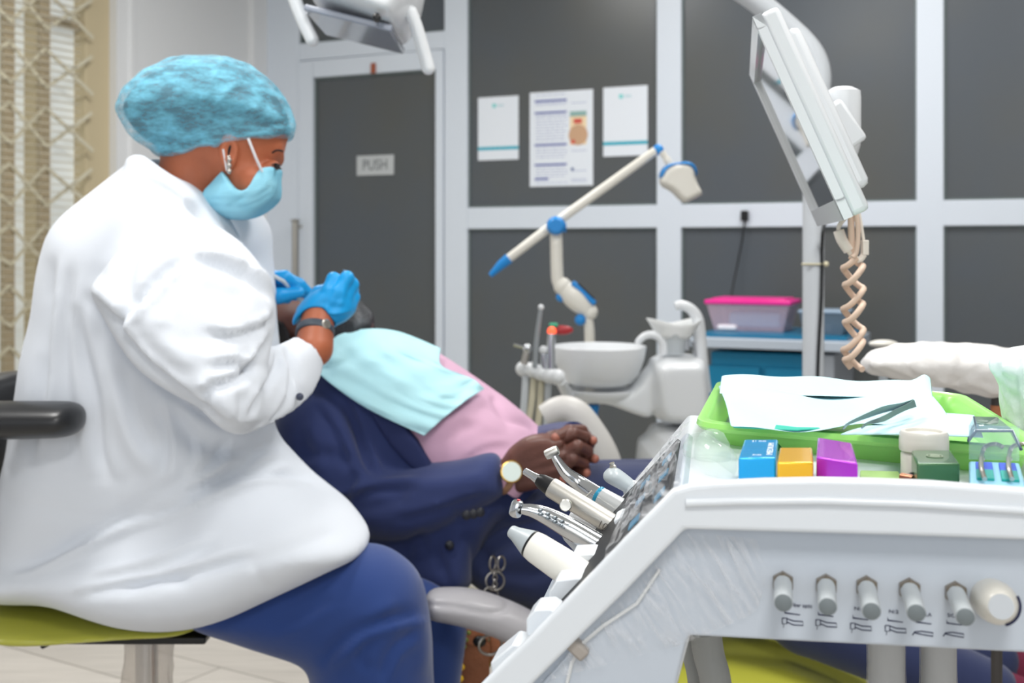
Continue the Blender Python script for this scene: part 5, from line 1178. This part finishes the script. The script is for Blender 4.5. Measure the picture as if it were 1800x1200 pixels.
q = P(1063, 926, .951); e_ = ax; u_ = Vector((0, 0, 1))-e_*e_.z; text_mb('100', .0085, q, e_, u_.normalized()).build('engraving', mat('engraving', (96, 90, 84), .5), t)
# contra-angle
t, a, b, ax, L = hand('contra_angle_handpiece', 'angled silver handpiece with a blue ring, its small head against the clasped hands', (968, 790), 1.03, (1160, 925), .98)
d = 1.03
ha = Vector((.9, -.1, .42)).normalized(); hc_ = P(970, 795, d)
m = MB(); m.lathe(hc_-ha*pr(d, 13), ha, [(pr(d, 5), 0), (pr(d, 8), pr(d, 1)), (pr(d, 9), pr(d, 6)), (pr(d, 9), pr(d, 20)), (pr(d, 8), pr(d, 25)), (pr(d, 5), pr(d, 26))], 24); m.build('head', SATIN, t)
MB().lathe(hc_-ha*pr(d, 13.5), ha, [(pr(d, 3.5), 0), (pr(d, 3.5), .0004)], 12).build('chuck', BLACKP, t)
p = spline([P(*q) for q in ((974, 800, d), (985, 818, d), (998, 834, d), (1020, 850, d), (1052, 872, d-.01))], 6)
MB().tube(p, [pr(d, 6.5+10.5*(i/len(p))) for i in range(len(p))], 26).build('neck', CHROME, t)
a2 = P(1050, 870, d-.01); a3 = P(1160, 938, d-.04); e_ = (a3-a2).normalized()
MB().lathe(a2, e_, [(pr(d, 17), 0), (pr(d, 17.6), .001), (pr(d, 17.6), .0024), (pr(d, 17), .0034)], 26).build('ring', mat('cyan_ring', (36, 140, 176), .3), t)
MB().lathe(a2+e_*.0034, e_, [(pr(d, 17.5), 0), (pr(d, 20), .02), (pr(d, 20), (a3-a2).length)], 28).build('body', mat('silver_white', (216, 220, 222), .25, metal=.6), t)
# syringe
t, a, b, ax, L = hand('air_water_syringe', 'grey wedge-shaped syringe head, the farthest of the handpiece row', (1070, 836), 1.10, (1160, 905), 1.06)
HFd = Field((P(1045, 0, 1.1).x, 1.05, P(0, 905, 1.1).z), (P(1150, 0, 1.1).x, 1.15, P(0, 805, 1.1).z), .0022)
f = HFd.infl([(1056, 838), (1068, 822), (1082, 819), (1100, 832), (1122, 850), (1110, 872), (1090, 860), (1066, 848)], 1.10, .012, .016, smooth=1, bl=2)
sdf_part('head', HFd, f, mat('silver_grey_plastic', (178, 186, 190), .35), t)
m = MB(); m.lathe(P(1106, 856, 1.10), ax, [(pr(1.1, 15), 0), (pr(1.1, 17), .003), (pr(1.1, 17), .05)], 26); m.build('barrel', mat('pale_silver', (206, 212, 216), .3, metal=.3), t)
m = MB(); m.lathe(P(1078, 822, 1.1), (-.3, -.1, 1), [(pr(1.1, 6), 0), (pr(1.1, 6), .002), (pr(1.1, 4), .003), (pr(1.1, 5), .005)], 16); m.build('nozzle_nut', STEEL, t)
t = thing('coiled_hose', P(1030, 905, 1.08), 'dark shiny coiled hose seen between the silver handpieces', 'hose')
m = MB()
for i in range(3): m.torus(P(1026+i*4, 903+i*3, 1.07+.006*i), (.5, -.7, .5), .0125, .0022, sc=.8)
m.build('coil', mat('smoke_hose', (60, 62, 66), .15, coat=.6), t)

# ---------------------------------------------------------------- things on the deck
def dk(px, py, z): return PZ(px, py, z)
# lime tray
RZ = .952
ty = thing('instrument_tray', dk(1500, 740, DZ), 'lime green plastic tray lined with pale paper on the delivery unit', 'tray')
NL, NR_, BR_, BL_ = dk(1222, 742, RZ), dk(1860, 794, RZ), dk(1690, 690, RZ+.0), dk(1262, 668, RZ)
def rr_ring(cs, inset, z, rad, n=6):
    c = sum(cs, Vector())/4; out = []
    for i in range(4):
        p = cs[i]; a = cs[i-1]; b = cs[(i+1) % 4]; ea = (a-p).normalized(); eb = (b-p).normalized()
        p2 = p+(ea+eb)*inset; s0 = p2+ea*rad; s1 = p2+eb*rad
        for k in range(n+1):
            t_ = k/n; q = s0*(1-t_)**2+p2*2*t_*(1-t_)+s1*t_*t_; out.append(Vector((q.x, q.y, z)))
    return out
cs = [NL, NR_, BR_, BL_]; rings = [rr_ring(cs, .011, RZ-.0075, .03), rr_ring(cs, .001, RZ-.0070, .03), rr_ring(cs, -.0012, RZ-.004, .03), rr_ring(cs, 0, RZ, .03), rr_ring(cs, .007, RZ+.001, .03), rr_ring(cs, .012, RZ-.003, .026), rr_ring(cs, .020, DZ+.004, .022), rr_ring(cs, .10, DZ+.003, .01), ]
out = [rr_ring(cs, .018, DZ+.0008, .026), rr_ring(cs, .012, RZ-.012, .03)]
n_ = len(rings[0]); seq = [out[0], out[1]]+rings; vs = [p for r_ in seq for p in r_]; fs = [(i*n_+k, i*n_+(k+1) % n_, (i+1)*n_+(k+1) % n_, (i+1)*n_+k) for i in range(len(seq)-1) for k in range(n_)]
fs.append(tuple((len(seq)-1)*n_+k for k in range(n_))); fs.append(tuple(range(n_-1, -1, -1)))
MB().add(vs, fs).build('tray', GREENP, ty, angle=50)
m = MB(); q = dk(1372, 775, RZ-.012); m.box(q+Vector((0, .001, -.002)), (.008, .006, .016)); m.build('notch', mat('dark_green_slot', (20, 120, 44), .4), ty, bevel=.001)
def plan_sheet(c, z0, hf, n=26, m_=34):
    """sheet over four pixel corners taken at height z0, its bumps added straight up"""
    q = [dk(x, y, z0) for x, y in c]; rows = []
    for j in range(n+1):
        v = j/n; row = []
        for k in range(m_+1):
            u = k/m_; p = (q[0]*(1-u)+q[1]*u)*(1-v)+(q[3]*(1-u)+q[2]*u)*v; row.append(p+Vector((0, 0, hf(u, v))))
        rows.append(row)
    return rows
rows = plan_sheet([(1262, 678), (1632, 690), (1676, 752), (1284, 752)], .9570, lambda u, v: .0035*math.sin(PI*v)+.0022*math.sin(7*u+3*v)+.0016*math.sin(13*u-6*v)+.003*math.exp(-((v-.35-.1*u)/.05)**2)*math.exp(-((u-.3)/.2)**2))
tag(MB().sheet(rows).build('paper_liner', PAPER, solid=.0008, sub=1), 'large pale aqua paper sheet spread over the green tray', 'paper')
rows = plan_sheet([(1268, 672), (1636, 676), (1640, 700), (1264, 692)], .9600, lambda u, v: (1-v)**.8*(.0055+.0022*math.sin(5*u+.6)+.0012*math.sin(17*u)+.009*math.exp(-((u-.97)/.03)**2)), n=16)
tag(MB().sheet(rows).build('paper_liner', PAPER, solid=.0008, sub=1), 'crumpled pale paper along the back of the green tray', 'paper')
rows = plan_sheet([(1590, 726), (1712, 730), (1728, 769), (1478, 764)], .9590, lambda u, v: .001*math.sin(PI*u)+.0006*math.sin(9*v), n=12, m_=18)
tag(MB().sheet(rows).build('paper_liner', PAPER, solid=.0008), 'flat aqua paper corner at the right of the green tray, beneath the tweezers end', 'paper')
g_ = [(1282, 738), (1330, 744), (1400, 752), (1460, 753), (1400, 757), (1290, 752)]
m = MB(); m.prism([dk(x, y, RZ+.003) for x, y in g_], (0, 0, .0008)); tag(m.build('paper_corner', mat('sea_green_paper', (60, 190, 168), .6)), 'sea-green folded paper edge at the front left of the tray', 'paper')
# tweezers
tw = thing('tweezers', dk(1560, 730, .972), 'steel tweezers lying open on the pale tray paper', 'tweezers')
TWM = mat('tweezer_steel', (140, 166, 172), .28, metal=.85)
def blade(pts, zz):
    rows = []
    for (x, y, w) in pts: p = dk(x, y, zz+(.006 if 0 < w < 99 else 0)); rows.append((p, w*.95/F))
    pp = spline([r[0] for r in rows], 6); ww = np.interp(np.linspace(0, len(rows)-1, len(pp)), range(len(rows)), [r[1] for r in rows]); m = MB()
    for q_ in (0,):
        vs = []; fs = []
        for i, p in enumerate(pp):
            tt = (pp[min(i+1, len(pp)-1)]-pp[max(i-1, 0)]).normalized(); nn = Vector((-tt.y, tt.x, 0)).normalized()*.3+Vector((0, 0, .95)); nn.normalize()
            sd = tt.cross(nn).normalized(); vs += [p+nn*ww[i]/2+sd*.0006, p-nn*ww[i]/2+sd*.0006, p-nn*ww[i]/2-sd*.0006, p+nn*ww[i]/2-sd*.0006]
        for i in range(len(pp)-1):
            for k in range(4): fs.append((i*4+k, i*4+(k+1) % 4, (i+1)*4+(k+1) % 4, (i+1)*4+k))
        fs += [(3, 2, 1, 0), tuple((len(pp)-1)*4+k for k in range(4))]; m.add(vs, fs)
    return m
blade([(1483, 753, 2), (1492, 744, 3.5), (1525, 730, 8), (1555, 719, 11), (1585, 713, 10), (1606, 708, 13)], .966).build('blade', TWM, tw)
blade([(1515, 752, 2), (1525, 744, 4), (1552, 736, 9), (1575, 724, 9), (1592, 716, 9), (1608, 709, 13)], .966).build('blade', TWM, tw)
# bur blocks
def block(x0, x1, xt0, xt1, yf, yb, zt, label, c, skew=0, metal=.3, nm='bur_block'):
    p0, p1 = dk(x0, yf, zt), dk(x1, yf+skew, zt); q0 = dk(xt0, yb, zt); q1 = dk(xt1, yb+skew*.85, zt)
    t = thing(nm, (p0+p1)/2+Vector((0, 0, DZ-zt+.0008)), label, 'bur block', 'aluminium bur blocks along the front of the deck')
    zb = DZ+.001; v = [p0, p1, q1, q0]; lo = [Vector((p.x, p.y, zb)) for p in v]
    h = zt-zb
    for nm_, z0_, z1_ in (('base', 0, .38), ('lid', .40, 1)):
        a = [Vector((p.x, p.y, zb+h*z0_)) for p in v]; b = [Vector((p.x, p.y, zb+h*z1_)) for p in v]
        MB().add(a+b, [(3, 2, 1, 0), (4, 5, 6, 7), (0, 1, 5, 4), (1, 2, 6, 5), (2, 3, 7, 6), (3, 0, 4, 7)]).build(nm_, mat(label[:14], c, .26, metal=metal, coat=.4), t, bevel=.0014, seg=3)
    return t, p0, p1, q0, q1
t, p0, p1, q0, q1 = block(1298, 1364, 1308, 1368, 804, 772, .9585, 'bright blue metal bur block with white lettering on its lid', (0, 166, 232))
ex_ = (p1-p0).normalized(); ey_ = (q0-p0); ey_.z = 0; ey_.normalize(); W_ = (p1-p0).length; D_ = (q0-p0).length; WI = mat('white_ink', (236, 240, 244), .5)
o_ = p0+Vector((0, 0, .0003))
for s_, u, v, hh_, w_, X_, Y_ in (('Endo', .48, .12, .0045, W_*.24, ex_, ey_), ('MEDIUM', .82, .45, .006, D_*.62, ey_, -ex_), ('21 mm', .45, .88, .007, W_*.4, ex_, ey_)):
    text_mb(s_, hh_, o_+ex_*W_*u+ey_*D_*v, X_, Y_, maxw=w_).build('lettering', WI, t)
block(1366, 1430, 1370, 1428, 812, 786, .9560, 'golden yellow metal bur block between the blue and purple ones', (240, 184, 28))
block(1435, 1508, 1437, 1498, 802, 768, .9585, 'purple metal bur block turned slightly, with a pink glint', (178, 48, 204), skew=12)
t, p0, p1, q0, q1 = block(1612, 1687, 1602, 1672, 814, 791, .9550, 'dark olive green block with a faint round emblem on its lid', (60, 104, 64), metal=.2, nm='storage_block')
c_ = (p0+p1+q0+q1)/4+Vector((0, 0, .0004)); m = MB(); m.torus(c_, (0, 0, 1), .0052, .0005, m=6); m.torus(c_, (0, 0, 1), .0030, .0005, m=6, sc=.6); m.build('emblem', mat('pale_olive_ink', (150, 164, 142), .5), t)
# white jar
jc = dk(1622, 860, DZ+.001); jc = Vector((P(1624, 0, .868).x, .868, DZ+.001)); jt = HC-(757-VY)/F*.868; jh = jt-jc.z
t = thing('medicine_jar', jc, 'small round cream-white jar standing behind the olive green block', 'jar')
MB().lathe(jc, (0, 0, 1), [(.0160, 0), (.0162, .002), (.0162, jh*.55), (.0150, jh*.60)], 36).build('body', PLASTC, t)
MB().lathe(jc, (0, 0, 1), [(.0170, jh*.62), (.0174, jh*.66), (.0174, jh*.84), (.0170, jh*.88), (.0172, jh*.95), (.0160, jh), (.013, jh), (.0125, jh*.95), (.002, jh*.94)], 36).build('lid', PLASTC, t)
# clear hinged case with blue wells
cz = DZ+.001
def dq(x, y, z): return dk(x, y, z)
c0 = thing('endo_case', dk(1750, 850, cz), 'small clear case with open smoky lid and blue and teal wells', 'case')
LB = mat('pale_blue_plastic', (150, 206, 232), .3)
zt = .9495; b4 = [dq(1705, 852, zt), dq(1806, 858, zt), dq(1792, 810, zt), dq(1703, 807, zt)]
def slab(mb, pts, z0_, z1_):
    a = [Vector((p.x, p.y, z0_)) for p in pts]; b = [Vector((p.x, p.y, z1_)) for p in pts]; n = len(pts)
    return mb.add(a+b, [tuple(range(n-1, -1, -1)), tuple(range(n, 2*n))]+[(i, (i+1) % n, n+(i+1) % n, n+i) for i in range(n)])
slab(MB(), b4, cz, zt-.0012).build('base', LB, c0, bevel=.0015)
def bil(u, v): return b4[0]*(1-u)*(1-v)+b4[1]*u*(1-v)+b4[2]*u*v+b4[3]*(1-u)*v
for (u0, u1) in ((.13, .45), (.58, .9)):
    for (v0, v1, c) in ((.25, .58, (10, 160, 150)), (.58, .88, (44, 84, 204))):
        slab(MB(), [bil(u0, v0), bil(u1, v0), bil(u1, v1), bil(u0, v1)], zt-.0015, zt+.0006).build('well', mat('well%s' % (c,), c, .5), c0, bevel=.0005)
CL = mat('clear_case', (200, 226, 236), .08, alpha=.28, coat=.5); SM = mat('smoky_blue_lid', (90, 128, 150), .1, alpha=.62, coat=.6)
cx = [dq(1706, 815, zt), dq(1800, 818, zt)]; hgt = .030
m = MB(); up3 = Vector((0, 0, .024))
for p in ((b4[0], b4[3]), (b4[3], b4[2])): m.add([p[0], p[1], p[1]+up3, p[0]+up3], [(0, 1, 2, 3)])
m.build('side_walls', CL, c0)
lid = [P(1702, 775, .86), P(1716, 757, .86), P(1780, 757, .86), P(1795, 790, .845)]
lb_ = [P(1704, 750, .93), P(1712, 733, .94), P(1752, 734, .94), P(1770, 750, .93)]
m = MB(); m.add(lid+lb_, [(0, 1, 5, 4), (1, 2, 6, 5), (2, 3, 7, 6)]); m.build('lid', SM, c0, solid=.0012)
m = MB(); m.tube(lid, .0012, 8); m.tube([lid[0], lb_[0]], .0008, 8); m.tube([lid[1], lb_[1]], .0008, 8); m.build('lid_edge', mat('navy_edge', (34, 56, 84), .2), c0)
for x in (1728, 1776):
    m = MB(); m.tube(spline([dk(x+3, 842, zt+.002), dk(x-3, 820, zt+.006), P(x-2, 800, .86), P(x+4, 785, .87), P(x+22, 780, .875), P(x+34, 785, .87)], 5), .0016, 8); m.ball(P(x-2, 806, .858), .0024, 10); m.build('wire_clip', STEEL, c0)
# clear bottles lying at the left end, flat green card
CG = mat('clear_greenish', (205, 226, 214), .08, alpha=.22, coat=.6)
t = thing('clear_bottle', dk(1272, 812, DZ), 'clear rounded plastic bottle lying at the left end of the deck', 'bottle')
a = Vector((P(1270, 0, .86).x, .86, DZ+.015)); MB().lathe(a, (-.1, 1, .0), [(.004, -.006), (.010, -.003), (.0135, .006), (.0140, .06), (.0120, .07), (.006, .075)], 28).build('bottle', CG, t)
t = thing('clear_cup', dk(1250, 815, DZ), 'small domed clear plastic cup beside the blue block', 'cup')
a = Vector((P(1252, 0, .93).x, .93, DZ+.001)); MB().lathe(a, (0, 0, 1), [(.014, 0), (.0145, .01), (.0135, .018), (.009, .026), (.003, .029)], 28).build('cup', CG, t)
m = MB(); slab(m, [dk(1510, 866, .9345), dk(1600, 868, .9345), dk(1580, 828, .9345), dk(1512, 826, .9345)], DZ+.001, .9345); tag(m.build('green_card', mat('olive_card', (162, 196, 122), .5), bevel=.001), 'flat pale green packet between the purple and olive blocks', 'packet')
t = thing('orange_tube', dk(1594, 850, .936), 'tiny copper-tipped tube beside the olive block', 'tube')
MB().tube([dk(1585, 838, .9385), dk(1606, 842, .9385)], .003, 12).build('barrel', mat('copper', (176, 120, 90), .3, metal=.6), t); MB().ball(dk(1604, 838, .939), .0034).build('cap', BLACKP, t)

# ---------------------------------------------------------------- white wrapped arm behind the tray, draped thing at the edge
WRP = mat('crinkled_white_wrap', (234, 232, 230), .45, bump=(26, 1.0), coat=.1)
t = thing('padded_armrest', P(1660, 650, 1.75), 'long white padded armrest in crinkled plastic wrap behind the green tray', 'armrest')
WA = Field((P(1490, 0, 1.75).x, 1.63, P(0, 725, 1.75).z), (P(1880, 0, 1.75).x, 1.87, P(0, 590, 1.75).z), .0038)
f = WA.infl([(1512, 640), (1530, 618), (1580, 604), (1640, 602), (1720, 606), (1790, 612), (1900, 616), (1900, 705), (1790, 702), (1740, 696), (1690, 688), (1600, 672), (1530, 656)], 1.75, .035, .05, bl=4)
sdf_part('pad', WA, f, WRP, t, wob=(.0024, 90, 8), fl=[([(1600, 604), (1596, 640), (1612, 672)], -.004, 4), ([(1680, 604), (1672, 650), (1650, 680)], .003, 6), ([(1740, 640), (1700, 660), (1660, 690)], -.003, 5), ([(1560, 610), (1550, 650)], .002, 5)])
MB().tube([P(1752, 690, 1.75), P(1752, 760, 1.75), Vector((P(1752, 0, 1.75).x, 1.75, .02))], .008, 12).build('post', mat('dark_post', (60, 56, 54), .5), t)
MB().tube([P(1752, 712, 1.75), P(1752, 750, 1.75)], .0088, 12).build('copper_sleeve', mat('copper_post', (170, 108, 72), .5), t)
MB().lathe(Vector((P(1752, 0, 1.75).x, 1.75, 0)), (0, 0, 1), [(.12, 0), (.12, .012), (.02, .03)], 28).build('foot', BLACKP, t)
t = thing('round_pad', P(1556, 603, 2.6), 'small cream pad end showing above the wrapped armrest', 'pad')
c_ = P(1553, 604, 2.6); MB().ball(c_, .028, 20, sc=(1.15, .8, .32)).build('pad', PLASTC, t); MB().tube([c_, Vector((c_.x, 2.6, .02))], .01, 12).build('stem', GREYP, t)
t = thing('plastic_bag', P(1800, 760, 1.0), 'upright white translucent bag with a ruffled edge at the right edge of the deck', 'bag')
BG = Field((P(1730, 0, 1.0).x, .93, P(0, 775, 1.0).z), (P(1960, 0, 1.0).x, 1.07, P(0, 590, 1.0).z), .0028)
f = BG.infl([(1752, 632), (1768, 620), (1790, 608), (1830, 602), (1880, 612), (1880, 770), (1790, 770), (1776, 740), (1772, 690), (1760, 665), (1748, 645)], 1.0, .02, .045, bl=3)
sdf_part('bag', BG, f, mat('milky_bag', (226, 236, 234), .4, bump=(50, .7)), t, wob=(.0012, 160, 4), fl=[([(1790, 612), (1785, 680), (1795, 760)], -.003, 5), ([(1770, 630), (1766, 660), (1782, 700), (1786, 760)], .002, 4)])

# posts and hoses below the unit
for i, (x0, x1) in enumerate(((1525, 1592), (1618, 1682))):
    xm = (x0+x1)/2; t = thing('support_post', Vector((P(xm, 0, .98).x, .98, 0)), ['left one of two grey wrapped posts below the knob panel', 'right one of two grey wrapped posts below the knob panel'][i], 'post', 'posts under the delivery unit')
    r_ = (x1-x0)/2*.98/F
    MB().tube([Vector((P(xm, 0, .98).x, .98, .03)), Vector((P(xm, 0, .98).x, .98, P(0, 1105, .98).z))], r_*.92, 24).build('post', mat('grey_post_paint', (176, 178, 178), .4), t)
    g = []
    for j in range(16):
        row = []
        for k in range(33):
            a = 2*PI*k/32; rr = r_*(1.02+.05*math.sin(5*a+j)+.05*math.sin(2*a-j*1.3)); row.append(Vector((P(xm, 0, .98).x+rr*math.cos(a), .98+rr*math.sin(a), P(0, 1110, .98).z-.03*j)))
        g.append(row)
    MB().sheet(g).build('plastic_wrap', mat('crinkled_wrap2', (222, 222, 222), .25, alpha=.3, bump=(60, .9)), t)
    MB().lathe(Vector((P(xm, 0, .98).x, .98, 0)), (0, 0, 1), [(.045, 0), (.045, .02), (.02, .035)], 24).build('foot', BLACKP, t)
for i, pts in enumerate(([(1205, 1110, 1.0), (1212, 1150, 1.0), (1222, 1200, 1.0), (1228, 1300, 1.02), (1215, 1420, 1.05)], [(1240, 1110, .95), (1246, 1150, .95), (1258, 1200, .95), (1266, 1300, .97), (1250, 1420, 1.0)])):
    t = thing('unit_hose', P(*pts[-1]), ['thinner grey hose hanging left of the yellow-green leg rest', 'thicker grey hose hanging in front of the yellow-green leg rest'][i], 'hose', 'hoses hanging from the delivery unit')
    MB().tube(pix(pts)+[Vector((P(1240, 0, 1.0).x, 1.1, .02))], [.0062, .0125][i], 14).build('hose', mat('mid_grey_hose', (150, 152, 150), .45), t)
